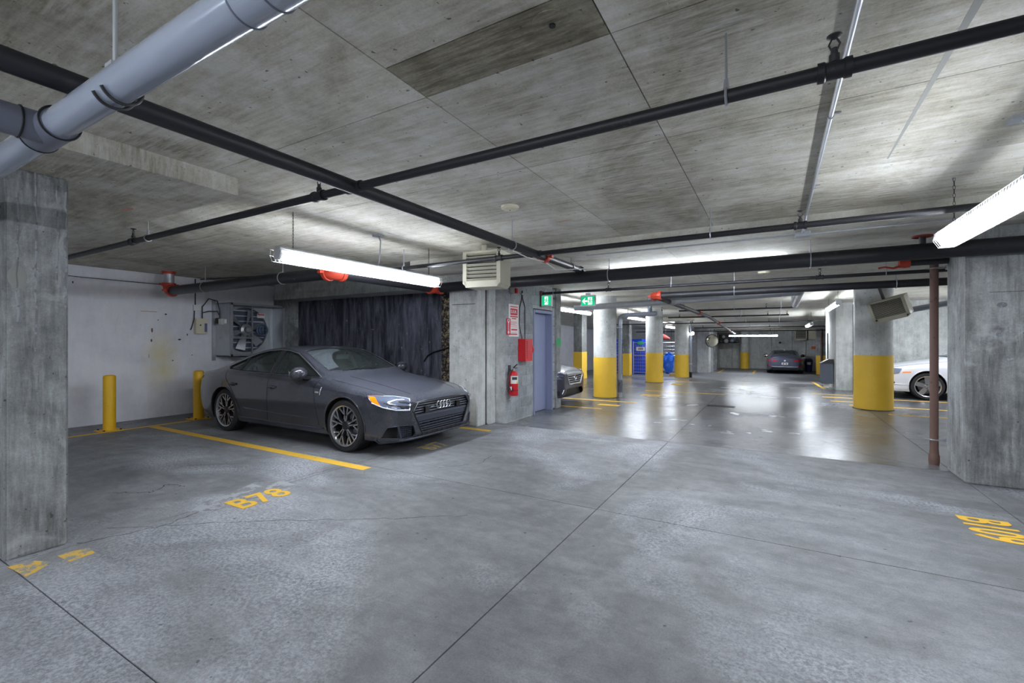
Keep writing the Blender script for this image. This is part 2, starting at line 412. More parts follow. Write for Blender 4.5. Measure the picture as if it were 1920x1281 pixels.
def line(x0, y0, x1, y1, label=None, mat='yellow_floor', name='painted_line'): return fmark(name, [(x0,y0),(x1,y0),(x1,y1),(x0,y1)], mat, label=label)
line(-9.35, 3.67, -4.1, 3.80, 'yellow stall line beside the charcoal car')
line(-9.50, 1.4, -9.40, 4.35, 'thin yellow line along the bollards'); line(-5.2, 6.28, -4.08, 6.40, 'yellow stall line at the concrete pier')
fmark('painted_line', [(-4.36,.93),(-4.06,.95),(-4.2,1.1),(-4.32,1.05)], 'yellow_floor_worn')
fmark('painted_line', [(-4.30,1.15),(-4.1,1.16),(-4.12,1.30),(-4.26,1.31)], 'yellow_floor_worn')
for (a, b, c, d) in ((-4.35,9.6,-3.3,9.68),(-5.2,10.95,-2.9,11.06),(-3.6,10.2,-3.1,10.42),(-3.2,12.6,-2.7,12.95),(-3.4,13.9,-1.2,14.0),(-3.1,16.2,-2.75,16.6),(-3.2,18.1,-2.2,18.2),
                     (1.5,13.05,4.4,13.15),(1.2,13.75,2.2,13.85),(1.1,14.6,1.75,14.75),(.9,15.4,1.9,15.5),(2.0,11.75,5.0,11.85),(2.4,14.75,6,14.85),(1.30,17.1,1.40,22.5),(-1.15,30.0,-1.03,33.5),(-3.0,30.0,-2.88,33.5)):
    line(a, b, c, d)
fmark('paint_patch', [(-4.40,2.02),(-4.22,2.10),(-4.28,2.35),(-4.2,2.8),(-4.24,2.95),(-4.5,2.97),(-4.72,2.78),(-4.62,2.5),(-4.55,2.2)], 'white_patch', .0012, 'pale worn patch behind the stall number')
def stencil(s, o, xd, yd, size, bold, mat='yellow_floor', sx=1):
    return text('stall_number', s, size, mat, floor, frame((o[0], o[1], .0025), xd, yd), bold, .0012, sx=sx)
lab(stencil('B78', (-4.07, 2.27), (0, 1, 0), (-1, 0, 0), .43, .008, sx=.77), 'yellow stencilled stall number B78')
lab(stencil('B77', (-4.05, 4.82), (0, 1, 0), (-1, 0, 0), .40, .008, 'yellow_floor_worn', .66), 'worn yellow stall number in front of the charcoal car')
lab(stencil('B109', (1.34, 5.26), (0, -1, 0), (1, 0, 0), .44, .010, sx=.60), 'yellow stall number B109 at the right')
# cracks and tyre marks
def crack(pts, wd, seed, n=10, mat='crack_dark'):
    rnd = random.Random(seed); P = []
    for (a, b) in zip(pts, pts[1:]):
        for i in range(n): t_ = i/n; P.append(Vector((a[0]+(b[0]-a[0])*t_+rnd.uniform(-.02,.02), a[1]+(b[1]-a[1])*t_+rnd.uniform(-.02,.02), 0)))
    m = MB()
    for a, b in zip(P, P[1:]):
        d = (b-a); nrm = Vector((-d.y, d.x, 0)).normalized()*wd*rnd.uniform(.4, 1)
        z = Vector((0,0,zf(a.y)+.0008)); m.add([a-nrm+z, b-nrm+z, b+nrm+z, a+nrm+z], [(0,1,2,3)])
    m.build('crack', mat, floor, clean=False)
crack([(-4.42,1.28),(-4.25,1.78),(-4.35,2.2),(-4.5,2.9),(-4.45,3.6)], .006, 1); crack([(-4.6,1.5),(-3.7,2.2),(-2.9,2.7),(-2.2,3.2)], .005, 2)
crack([(-5.6,1.9),(-5.3,2.1),(-5.45,2.3),(-5.2,2.35)], .006, 3); crack([(-3.4,4.2),(-3.1,4.6),(-3.2,5.0)], .005, 4)
crack([(.6,8.2),(1.0,7.5),(1.5,7.1)], .006, 6)
# trench drain far along the aisle
d = thing('floor_drain', 'dark rectangular drain grate set in the shiny aisle floor', 'drain', (-1.07, 11.4, .0))
bx('frame', 'dark_steel', (-1.36,11.28,.001,-.78,11.52,.004), d)
for i in range(8): bx('slat', 'black', (-1.33+i*.068,11.30,.004,-1.29+i*.068,11.50,.008), d)

# ceiling
m = MB()
m.box(XW0, YB, ZM+.012, XW1, 5.65, ZM+.3); m.box(XW0, 5.65, ZM+.012, -5.2, 7.2, ZM+.3)
ceiling = m.build('ceiling', 'joint_dark'); struct(ceiling, 'board-formed concrete ceiling slab with panel seams', 'ceiling')
def cpan(x0, x1, y0, y1, z0, z1, mat='ceiling_concrete', g=.003, name='form_panel', th=.012):
    return slab(x0, x1, y0, y1, z0+th, z1+th, th, g).build(name, mat, ceiling)
CX = [XW0, -8.95, -6.51, -4.07, -1.63, -.61, 1.84, 4.28, XW1]
CY = [YB, -6.65, -5.43, -4.21, -2.99, -1.77, -.55, .40, 1.60, 1.90, 3.05, 4.30, 5.65]
for i in range(len(CX)-1):
    for j in range(len(CY)-1):
        a, b = CY[j], CY[j+1]
        if (a, b) == (1.60, 1.90) and CX[i] != -1.63: continue
        if (a, b) == (.40, 1.60) and CX[i] != -1.63: b = 1.90
        o = cpan(CX[i], CX[i+1], a, b, ZM, ZM)
        if (a, b) == (1.60, 1.90): concrete('ceiling_stained', srgb(118, 112, 92), srgb(168, 163, 148), (1.0, 9, 1), .6, srgb(84, 76, 56), .42, .8, vary=0); o.data.materials[0] = MATS['ceiling_stained']; o['label'] = 'dark water-stained form panel'
    if CX[i] < -5.2: cpan(CX[i], min(CX[i+1], -5.2), 5.65, 7.0, ZM, ZM)
# round patch on the ceiling, tape strip and spray marks
MB().lathe([(.085,0),(.085,-.004),(.07,-.005)], (-.80,1.72,ZM), n=24).build('patch_ring', 'ceiling_stained', ceiling)
MB().lathe([(.014,-.006),(.014,-.012)], (-.80,1.72,ZM), n=10).build('plug', 'black', ceiling)
MB().add([(.63,.3,ZM-.001),(.69,.3,ZM-.001),(.71,4.2,ZM-.001),(.70,4.2,ZM-.001),(.63,.3,ZM),(.69,.3,ZM),(.71,4.2,ZM),(.70,4.2,ZM)], [(0,1,2,3),(0,4,5,1),(1,5,6,2),(2,6,7,3),(3,7,4,0)]).build('seam_strip', 'tape_gray', ceiling)
# dropped slab beyond Y 5.65 and the far, gently falling ceiling
drop = MB().box(-5.2, 5.65, ZD+.012, XW1, 17, ZM+.3)
for a, b in ((17, 28), (28, YF)): drop.add(slab(XW0, XW1, a, b, zc(a)+.3, zc(b)+.3, .288, 0).v, slab(0,1,0,1,0,0,1).f)
drop.box(XW0, 9.5, ZD+.012, -5.2, 17, ZM+.3)
drop.build('dropped_slab', 'ceiling_far', ceiling)
FY = [5.65, 5.90, 6.25, 6.62, 7.05, 7.5, 8.7, 9.9, 11.1, 12.3, 13.5, 14.7, 15.9, 17.0]
for j in range(len(FY)-1):
    for (a, b) in ((-5.2, -1.2), (-1.2, 2.4), (2.4, XW1)): cpan(a, b, FY[j], FY[j+1], ZD, ZD, 'ceiling_far')
for (a, b) in ((17,20.6),(20.6,24.3),(24.3,28),(28,31.7),(31.7,YF)):
    for (x0, x1) in ((XW0,-6),(-6,-1.5),(-1.5,3),(3,XW1)): cpan(x0, x1, a, b, zc(a), zc(b), 'ceiling_far')
# thickened slab over the left column
bx('drop_panel', 'ceiling_concrete', (-7.6,.05,ZD,-3.76,2.08,ZM+.01), ceiling)
MB().ball((-5.0,1.8,ZD-.001), .06, (1.6,.5,.01), 10, 4).build('spray_mark', 'pink_mark', ceiling)
MB().ball((-2.0,4.6,ZM-.001), .05, (2.2,.4,.01), 10, 4).build('spray_mark', 'pink_mark', ceiling)
# beam above the black wall
bx('beam', 'concrete_wall', (-10.15,6.45,2.45,-4.5,7.0,ZM), ceiling)
bx('beam', 'ceiling_far', (-5.2,20.4,zc(21)-.16,-3,21.0,zc(21)+.1), ceiling); bx('beam', 'ceiling_far', (-3.4,33.5,zc(34)-.12,6,34.2,zc(34)+.1), ceiling)

# walls
wl = bx('wall_left', 'white_wall', (XW0-.2,YB,-.4,XW0,YF,ZM)); struct(wl, 'white painted wall behind the yellow bollards, scuffed', 'wall')
for (y, z, w_, h, mt) in ((4.15,1.70,.03,.09,'rust_pipe'),(4.14,1.5,.03,.06,'rust_pipe'),(4.62,1.52,.06,.03,'dark_steel'),(4.76,1.62,.02,.05,'dark_steel'),(4.38,2.02,.04,.03,'dark_steel'),(3.0,2.5,.02,.04,'dark_steel'),(4.1,1.2,.012,.08,'tape_gray'),(4.5,1.1,.02,.03,'dark_steel'),(4.25,1.9,.02,.02,'dark_steel'),(4.85,1.2,.02,.02,'dark_steel')):
    MB().ball((XW0,y,z), 1, (.002,w_/2,h/2), 9, 6).build('scuff', mt, wl)
for (y, z, w_, h) in ((4.1,2.06,.26,.010),(2.72,1.42,.36,.045)): bx('batten', 'wood', (XW0,y-w_/2,z-h/2,XW0+.006,y+w_/2,z+h/2), wl)
wf = bx('wall_back', 'concrete_wall', (-3.4,YF,-.6,XW1,YF+.2,2.6)); struct(wf, 'bare concrete wall at the far end behind the parked coupe', 'wall')
for x in (-2.6,-.2,1.0,3.2): bx('form_joint', 'joint_dark', (x-.008,YF-.003,-.4,x+.008,YF,2.3), wf)
for (x, z) in ((-1.6,1.5),(-1.6,.6),(-2.0,.7),(.3,1.4),(.35,.7)): MB().lathe([(.07,0),(.05,-.004)], (x,YF,z), (0,-1,0), 12).build('tie_hole', 'joint_dark', wf)
wr = bx('wall_right', 'concrete_wall', (XW1,YB,-.6,XW1+.2,YF,ZM)); struct(wr, 'bare concrete wall along the right side stalls', 'wall')
wb = bx('wall_rear', 'concrete_wall', (XW0,YB-.2,0,XW1,YB,ZM)); struct(wb, 'bare concrete wall behind the viewpoint', 'wall')
# black painted wall with peeled strip
wk = bx('wall_black', 'black_wall', (-10.1,7.0,0,-5.07,7.15,2.5)); struct(wk, 'black painted wall behind the charcoal car with peeling paint', 'wall')
for x, w_ in ((-9.45,.05),(-8.2,.07),(-7.45,.09),(-6.05,.05)): bx('plank_strip', 'black_wall', (x,6.985,0,x+w_,7.0,2.45), wk)
bx('peeled_strip', 'peeled_paint', (-5.62,6.992,.3,-5.30,7.0,2.42), wk); bx('peeled_strip', 'peeled_paint', (-5.28,6.992,1.5,-5.16,7.0,2.3), wk)
m = MB().tube([(-6.05,6.97,1.08),(-5.95,6.97,1.2),(-5.8,6.97,1.27),(-5.5,6.97,1.34),(-5.3,6.97,1.42),(-5.15,6.97,1.6)], .014, 6); m.build('cable', 'black', wk)
cp = bx('pilaster', 'concrete_column', (-10.45,6.62,0,-10.05,7.1,2.6)); struct(cp, 'narrow concrete pilaster beside the wall fan', 'column')
# stair core: pier, block wall, door
pier = bx('pier', 'concrete_wall', (-5.07,6.52,0,-4.46,7.2,2.62), bevel=.012); struct(pier, 'light concrete pier between charcoal car and block wall', 'column')
bx('pier_strip', 'concrete_wall', (-4.46,6.80,0,-4.40,7.03,2.62), pier, .01); bx('groove', 'joint_dark', (-4.4605,6.775,0,-4.455,6.80,2.6), pier)
bx('form_joint', 'joint_dark', (-5.0,6.518,2.13,-4.5,6.52,2.14), pier)
XBW = -4.20
core = bx('wall_block', 'mortar', (-9.9,7.03,0,XBW-.006,8.13,2.66)); struct(core, 'grey concrete block wall with red fire equipment', 'wall')
bx('core_wall', 'mortar', (-9.9,8.13,0,XBW-.26,9.42,2.66), core); bx('lintel_backing', 'mortar', (XBW-.26,8.13,2.15,XBW-.006,9.04,2.66), core)
h = .1965; BM = {}
def block(y0, y1, z0, z1):
    k = (round(y1-y0, 3), round(z1-z0, 3))
    if k not in BM:
        mm = MB().box(0,0,0,.03,k[0]-.010,k[1]-.010); me = mm.mesh('block')
        bm = bmesh.new(); bm.from_mesh(me); bmesh.ops.bevel(bm, geom=list(bm.edges), offset=.004, segments=1, affect='EDGES'); bm.to_mesh(me); bm.free()
        me.materials.append(MATS['block']); BM[k] = me
    o = bpy.data.objects.new('block', BM[k]); COL.objects.link(o); o.parent = core
    o.location = Vector((XBW-.03, y0+.005, z0+.005))-ORG[core.name]
for c in range(13):
    z0 = .02+c*.2; z1 = min(z0+.2, 2.65); cuts = [7.03]
    y = 7.03+(.2 if c % 2 else .4)
    end = 9.04 if z0 > 2.1 else 8.13
    while y < end-.08: cuts.append(y); y += .4
    cuts.append(end)
    for a, b in zip(cuts, cuts[1:]): block(a, b, z0, z1)
for c in range(13): block(9.04, 9.16, .02+c*.2, min(.22+c*.2, 2.65))
post = bx('pier', 'concrete_column', (-4.60,9.16,0,XBW+.03,9.44,2.66), bevel=.015); struct(post, 'narrow concrete post at the end of block wall with green spray mark', 'column')
bx('green_mark', 'green_mark', (XBW+.03,9.20,1.38,XBW+.032,9.42,1.55), post)
door = thing('door_1', 'grey-blue steel door in a recessed frame in the block wall', 'door', (XBW-.13, 8.58, 0)); door['kind'] = 'structure'
bx('door_leaf', 'door_blue', (XBW-.19,8.2,.012,XBW-.14,8.97,2.06), door)
for b in ((XBW-.16,8.13,0,XBW+.012,8.19,2.13),(XBW-.16,8.98,0,XBW+.012,9.04,2.13),(XBW-.16,8.19,2.07,XBW+.012,8.98,2.13)): bx('door_frame', 'frame_blue', b, door, .004)
bx('door_stop', 'frame_blue', (XBW-.14,8.96,0,XBW-.10,8.98,2.07), door)
MB().cyl((XBW-.14,8.27,1.0),(XBW-.09,8.27,1.0),.012).cyl((XBW-.09,8.27,1.0),(XBW-.09,8.38,1.0),.010).build('handle', 'steel', door)
# square columns and walls of the left rear area
def sqcol(x0, y0, x1, y1, label, paint=1.07, h=None, mat='concrete_column'):
    z = zf(y0); h = h or zc(y0)
    o = bx('square_column', mat, (x0,y0,z-.05,x1,y1,h), bevel=.01); struct(o, label, 'column')
    if paint: bx('yellow_band', 'yellow_paint', (x0-.004,y0-.004,z,x1+.004,y1+.004,z+paint), o)
    return o
cl = bx('wall_column', 'concrete_column', (-5.3,.94,0,-4.47,1.26,ZD), bevel=.012); struct(cl, 'tall weathered concrete column at the left edge with white drips', 'column')
for (y, z0, z1, x) in ((1.09,1.35,2.66,-4.47),(1.20,1.85,2.6,-4.47),(1.0,1.55,2.5,-4.47),(1.245,1.7,2.62,-4.47)):
    rnd = random.Random(int(y*100)); P = []; zz = z1
    while zz > z0: P.append((x, y+rnd.uniform(-.006,.006), zz)); zz -= .07
    MB().tube(P, .006, 5).build('drip', 'white_patch', cl)
MB().ball((-4.47,1.0,1.92), .08, (.05,.6,1), 12, 6).build('patch', 'tape_gray', cl)
sqcol(-6.95,16.95,-6.60,17.5, 'slim square column with yellow base nearest the dark car'); sqcol(-6.45,22.0,-6.12,22.45, 'slim square column with yellow base before the blue tarp')
w2 = bx('wall_end', 'concrete_wall', (XW0,29.6,-.6,-4.0,29.8,2.5)); struct(w2, 'grey concrete wall behind the fenced blue enclosure', 'wall')
for x in (-9.4,-8.2,-6.9,-5.6): bx('form_joint', 'joint_dark', (x,29.597,-.4,x+.02,29.6,2.3), w2)
bx('louver', 'louver_blue', (-8.9,29.5,1.7,-8.2,29.6,2.2), w2)
pb = bx('pier', 'concrete_wall', (-4.05,29.3,-.6,-3.4,29.9,2.4), bevel=.02); struct(pb, 'pale concrete pier carrying the round mirror', 'column')
wsd = bx('wall_side', 'concrete_wall', (-3.6,29.9,-.6,-3.4,YF,2.4)); struct(wsd, 'concrete side wall beyond the round mirror', 'wall')
for y in (30.4,31.6,32.6): bx('pilaster_strip', 'concrete_column', (-3.4,y,-.5,-3.3,y+.3,2.3), wsd)
pr = bx('pilaster', 'concrete_wall', (1.75,34.4,-.6,2.5,YF,2.3)); struct(pr, 'pale concrete pilaster at far wall with orange spray mark', 'column')
bx('orange_mark', 'orange_mark', (2.0,34.397,1.0,2.3,34.4,1.18), pr)
s2 = sqcol(2.05,31.0,2.52,31.5, 'yellow-based square column with a brown pipe up its face'); MB().cyl((2.28,30.95,zf(31)),(2.28,30.95,2.2),.05).build('pipe', 'rust_pipe', s2)
wrn = bx('wall_corner', 'concrete_wall', (1.62,17.05,-.2,XW1,17.3,2.66)); struct(wrn, 'light concrete wall behind the white car', 'wall')
bx('wall_return', 'concrete_wall', (1.62,17.3,-.2,1.9,20.2,2.66), wrn)
for x in (2.05,2.75,4.4,6): bx('form_joint', 'joint_dark', (x-.012,17.046,0,x+.012,17.05,2.6), wrn)
bx('form_joint', 'joint_dark', (1.66,17.046,.93,2.02,17.05,.94), wrn); bx('pilaster_strip', 'concrete_column', (2.14,17.02,0,2.26,17.05,2.66), wrn); bx('pilaster_strip', 'concrete_wall', (1.62,17.0,0,2.0,17.05,2.66), wrn)
pl = bx('wall_pillar', 'concrete_column', (1.72,6.46,0,3.3,7.05,ZD), bevel=.015); struct(pl, 'large weathered concrete wall pillar at the right edge', 'column')
bx('wall_pillar_back', 'concrete_wall', (1.84,7.05,0,3.3,7.45,ZD), pl); bx('trim_strip', 'concrete_wall', (1.74,7.05,0,1.84,7.12,ZD), pl)
bx('form_joint', 'joint_dark', (1.9,6.456,1.98,3.2,6.46,1.985), pl)
for i, (x, z, s) in enumerate(((1.99,1.85,.028),(1.97,1.55,.02),(2.05,1.3,.018))): MB().ball((x,6.46,z), s, (1.4,.05,1), 10, 6).build('patch', 'white_patch', pl)
# round columns
def rcol(x, y, r, label, band=1.07, mat='round_column'):
    z = zf(y); o = MB().lathe([(r,z-.05),(r,zc(y))], (x,y,0), n=40).build('round_column', mat); struct(o, label, 'column')
    MB().lathe([(r+.004,z),(r+.004,z+band),(r,z+band)], (x,y,0), n=40).build('yellow_band', 'yellow_paint', o)
    MB().torus((x,y,z+.004), (0,0,1), r+.012, .012, 40, 6).build('base_seal', 'joint_dark', o); return o
rcol(-3.92,11.75,.30, 'round concrete column with yellow base beside grey drain pipe, nearest of the row')
rcol(-3.80,16.95,.30, 'second round column with yellow base in the row, before the fence')
rcol(-3.72,22.1,.30, 'third round column with yellow base in the row, before emergency lamps')
rcol(1.87,12.62,.345, 'round column with scraped yellow base before the white car', 1.18)
rcol(-1.78,34.85,.27, 'far round column with yellow base against the end wall', 1.12)

# ------------------------------------------------------------------ pipes
def hanger(par, p, r, axis, ztop, mat='steel', rod='steel'):
    """clevis ring round the pipe and the threaded rod to the ceiling"""
    p = Vector(p); m = MB().torus(p, axis, r+.006, .006, 20, 6)
    o = m.build('hanger_ring', mat, par)
    MB().cyl(p+Vector((0,0,r+.004)), p+Vector((0,0,r+.045)), .013, .009, 8).cyl(p+Vector((0,0,r+.04)), (p.x,p.y,ztop), .005, n=8).build('hanger_rod', rod, par)
def coupling(par, p, axis, r, mat='red_coupling', l=.05, ears=True):
    p = Vector(p); a = Vector(axis).normalized()
    m = MB().lathe([(r+.002,-l),(r+.016,-l),(r+.022,-l*.5),(r+.022,l*.5),(r+.016,l),(r+.002,l)], p, a, 24)
    if ears:
        side = a.cross(Vector((0,0,1))).normalized()
        for s in (-1, 1): m.obox(p+side*s*(r+.035), (.05,.05,.03))
    m.build('coupling', mat, par)
def sprinkler(par, p, up=1):
    p = Vector(p); z = Vector((0,0,up))
    m = MB().lathe([(.018,0),(.018,.03),(.012,.035),(.012,.055)], p, z, 12)
    for s in (-1, 1): m.tube([p+z*.05+Vector((.010*s,0,0)), p+z*.07+Vector((.018*s,0,0)), p+z*.10+Vector((.004*s,0,0))], .0035, 6)
    m.lathe([(.004,.09),(.026,.100),(.026,.104)], p, z, 14)
    m.build('sprinkler_head', 'dark_steel', par)
def fitting(par, p, axis, r, l=.05, mat='black_pipe'):
    MB().lathe([(r,-l),(r+.010,-l),(r+.010,-l*.6),(r+.005,-l*.5),(r+.005,l*.5),(r+.010,l*.6),(r+.010,l),(r,l)], p, axis, 18).build('fitting', mat, par)
def pipe(name, label, pts, r, mat, n=18, cat='pipe', part='run'):
    pts = [Vector(p) for p in pts]
    o = thing(name, label, cat, pts[0]); MB().tube(pts, r, n).build(part, mat, o); return o
def bend(a, c, b, rad, n=6):
    """rounded corner a-c-b"""
    a, c, b = Vector(a), Vector(c), Vector(b); u = (a-c).normalized(); w_ = (b-c).normalized()
    p0, p1 = c+u*rad, c+w_*rad; out = []
    for i in range(n+1):
        t_ = i/n; out.append((p0*(1-t_)+c*t_)*(1-t_)+(c*(1-t_)+p1*t_)*t_)
    return out
XA, ZA = -2.48, 2.53
A = pipe('sprinkler_main', 'black steel sprinkler main running from upper left corner towards heater', [(XA,-6,ZA),(XA,6.28,ZA)], .046, 'black_pipe')
coupling(A, (XA,5.12,ZA), (0,1,0), .046, l=.035); 
for y in (-.4,4.3): hanger(A, (XA,y,ZA), .046, (0,1,0), ZM)
hanger(A, (XA,5.95,ZA), .046, (0,1,0), ZD)
MB().tube([(XA-.02,4.35,ZA-.05),(XA-.01,4.7,ZA-.075),(XA,5.1,ZA-.055),(XA+.02,5.4,ZA-.12),(XA+.25,6.2,2.52)], .006, 6).build('cable', 'white_plastic', A)
coupling(A, (XA,6.30,ZA-.01), (0,1,0), .046, 'black_pipe', .03, False)
B = pipe('sprinkler_branch', 'long black sprinkler pipe crossing the ceiling overhead, nearest branch', [(XW0,2.15,ZA),(XW1,2.15,ZA)], .028, 'black_pipe')
fitting(B, (XA,2.15,ZA), (1,0,0), .028, .07)
for x in (.20,-2.85,-5.83,3.2): fitting(B, (x,2.15,ZA), (1,0,0), .028, .055); sprinkler(B, (x,2.15,ZA+.03))
for x in (-.18,-5.5,-8.6,4.5): hanger(B, (x,2.15,ZA), .028, (1,0,0), ZM if x > -3.7 or x < -7.6 else ZM)
F = pipe('sprinkler_branch', 'black sprinkler pipe running in front of the unit heater', [(-9.9,4.87,ZA),(6.5,4.87,ZA)], .028, 'black_pipe')
for x in (-3.0,.20,-6.2): fitting(F, (x,4.87,ZA), (1,0,0), .028, .05); sprinkler(F, (x,4.87,ZA+.03))
for x in (-.55,-4.6,2.2): hanger(F, (x,4.87,ZA), .028, (1,0,0), ZM)
fitting(F, (XA,4.87,ZA), (1,0,0), .028, .07)
# large standpipe C
RC, ZC = .084, 2.43
C = thing('standpipe_main', 'thick black standpipe with red couplings spanning the whole garage below the ceiling', 'pipe', (-9.9,4.2,ZC))
MB().tube([(-9.82,4.2,ZC),(-5.33,4.2,ZC)], RC, 24).build('run', 'black_pipe_scuffed', C)
MB().tube([(-5.25,4.3,ZC),(-5.25,6.22,ZC)], RC, 24).build('run', 'black_pipe', C)
MB().tube([(-5.15,6.33,ZC),(XW1,6.33,ZC)], RC, 24).build('run', 'black_pipe', C)
def elbow(par, a, c, b, r, mat):
    m = MB().tube(bend(a, c, b, .11), r+.012, 20)
    for p, q in ((a, c), (b, c)):
        d_ = (Vector(q)-Vector(p)).normalized(); m.lathe([(r+.005,-.03),(r+.026,-.03),(r+.03,0),(r+.026,.03),(r+.005,.03)], p, d_, 22)
        s = d_.cross(Vector((0,0,1))); s = s.normalized() if s.length > .1 else Vector((0,1,0))
        for k in (-1, 1): m.obox(Vector(p)+s*k*(r+.045), (.055,.055,.035))
    m.build('elbow', mat, par)
elbow(C, (-9.78,4.2,ZC), (-9.9,4.2,ZC), (-9.9,4.2,ZC+.12), RC, 'red_coupling')
MB().cyl((-9.9,4.2,ZC+.12),(-9.9,4.2,ZM),RC).build('riser', 'galvanized', C)
MB().lathe([(RC+.02,ZM-.05),(RC+.03,ZM)], (-9.9,4.2,0), n=20).build('collar', 'red_coupling', C)
elbow(C, (-5.37,4.2,ZC), (-5.25,4.2,ZC), (-5.25,4.32,ZC), RC, 'red_coupling')
elbow(C, (-5.25,6.21,ZC), (-5.25,6.33,ZC), (-5.13,6.33,ZC), RC, 'red_coupling')
for x in (-8.6,-6.4): hanger(C, (x,4.2,ZC), RC, (1,0,0), ZM)
for x in (-2.05,.36): hanger(C, (x,6.33,ZC), RC, (1,0,0), ZD)
coupling(C, (2.6,6.33,ZC), (1,0,0), RC, 'black_pipe', .05)
# pipes behind C
G = pipe('sprinkler_branch', 'thin black sprinkler pipe starting at the block wall above the door', [(-4.19,8.45,2.47),(6.5,8.45,2.47)], .026, 'black_pipe')
MB().obox((-4.17,8.45,2.47),(.05,.10,.10)).build('wall_flange', 'rust_pipe', G)
for x in (-2.75,.6): fitting(G, (x,8.45,2.47), (1,0,0), .026); sprinkler(G, (x,8.45,2.50))
for x in (-3.9,-1.6,1.4): hanger(G, (x,8.45,2.47), .026, (1,0,0), ZD)
Hh = thing('sprinkler_main', 'black sprinkler main with red elbow running down the middle of the far aisle', 'pipe', (-1.96,8.65,2.33))
MB().tube([(-1.84,8.65,2.33),(6.5,8.65,2.33)], .057, 20).build('run', 'black_pipe', Hh)
MB().tube([(-1.96,8.77,2.33),(-1.96,17,2.33),(-1.96,28,1.95),(-1.96,32.3,1.95)], .05, 18).build('run', 'black_pipe', Hh)
elbow(Hh, (-1.84,8.65,2.33), (-1.96,8.65,2.33), (-1.96,8.77,2.33), .055, 'red_coupling')
for y in (14.5,20,25.6): coupling(Hh, (-1.96,y,2.33+zf(y)), (0,1,0), .05, l=.04)
for x in (-.6,1.55): hanger(Hh, (x,8.65,2.33), .057, (1,0,0), ZD)
for y in (11.8,17,22.5): hanger(Hh, (-1.96,y,2.33+zf(y)), .05, (0,1,0), zc(y))
far = ((14.4,-2.5,.45,'fourth'),(17.4,-3.4,.4,'fifth'),(20.4,-7,5.5,'sixth'),(23.6,-3.4,5.5,'seventh'),(26.6,-7,5.5,'eighth'))
for y, x0, x1, nm in far:
    z = 2.40+zf(y)-(.03 if y > 15 else 0)
    o = pipe('sprinkler_branch', 'thin black sprinkler pipe across the far aisle, %s branch counted from the camera' % nm, [(x0,y,z),(x1,y,z)], .024, 'black_pipe', 12)
    for x in (-3.0,-.2,x1-.05): sprinkler(o, (x,y,z+.02))
    for x in (-1.0,.15): hanger(o, (x,y,z), .024, (1,0,0), zc(y))
# galvanized drain pipe across the aisle then turning away
I = thing('drain_pipe', 'silver galvanized drain pipe crossing the aisle and turning away at its right end', 'pipe', (-4.1,10.2,2.28))
MB().tube([(-4.15,10.2,2.275)]+bend((-4.1,10.2,2.28),(.42,10.2,2.42),(.42,14,2.36),.12)+[(.42,12.9,2.36)], .068, 20).build('run', 'galvanized', I)
for x in (-2.0,.1): hanger(I, (x,10.2,2.28+(x+4.1)/4.52*.14), .068, (1,0,0), ZD)
coupling(I, (-1.9,10.2,2.348), (1,0,0), .068, 'steel', .06, False)
MB().tube(bend((.42,12.9,2.36),(.42,13.1,2.36),(.42,13.1,2.6),.09)+[(.42,13.1,2.65)], .068, 16).build('riser', 'galvanized', I)
# gray PVC pipe overhead with tee
ZP = 2.355
Dp = thing('drain_pipe', 'big shiny grey plastic drain pipe overhead at the upper left corner', 'pipe', (-6,.675,ZP))
MB().tube([(XW0,.675,ZP),(XW1,.675,ZP)], .055, 32).build('run', 'pvc_gray', Dp)
MB().tube([(-1.18,.675,ZP),(XW1,.675,ZP)], .059, 32).build('sleeve', 'pvc_gray', Dp)
for x_ in (-1.18,-1.06): MB().torus((x_,.675,ZP),(1,0,0),.059,.0035,32,6).build('seam_ring', 'pvc_dark', Dp)
MB().lathe([(.056,-.12),(.064,-.12),(.064,.12),(.056,.12)], (-2.60,.675,ZP), (1,0,0), 32).tube([(-2.60,.675,ZP)]+bend((-2.60,.675,ZP),(-2.60,.38,ZP),(-2.60,.38,2.8),.1)+[(-2.60,.38,2.8)], .061, 28).build('tee', 'pvc_dark', Dp)
for p_, a_, r_ in (((-2.60,.585,ZP),(0,1,0),.062),((-2.48,.675,ZP),(1,0,0),.064),((-2.72,.675,ZP),(1,0,0),.064)): MB().torus(p_,a_,r_,.004,28,6).build('seam_ring', 'black', Dp)
hg = MB()
for x, a0, a1 in ((-1.99,-30,262),(-1.93,-30,215)):
    hg.tube([(x+.06*max(0,(k-a0)/(a1-a0)-.5), .675+math.cos(R(k))*.064, ZP-math.sin(R(k))*.064) for k in np.linspace(180+a0, 180-a1+0, 22)], .0055, 8)
hg.build('clevis_hanger', 'dark_steel', Dp)
MB().cyl((-1.97,.675,ZP+.064),(-1.97,.675,ZM),.007,n=10).obox((-1.97,.675,ZP+.07),(.05,.04,.02)).build('hanger_rod', 'galvanized', Dp)
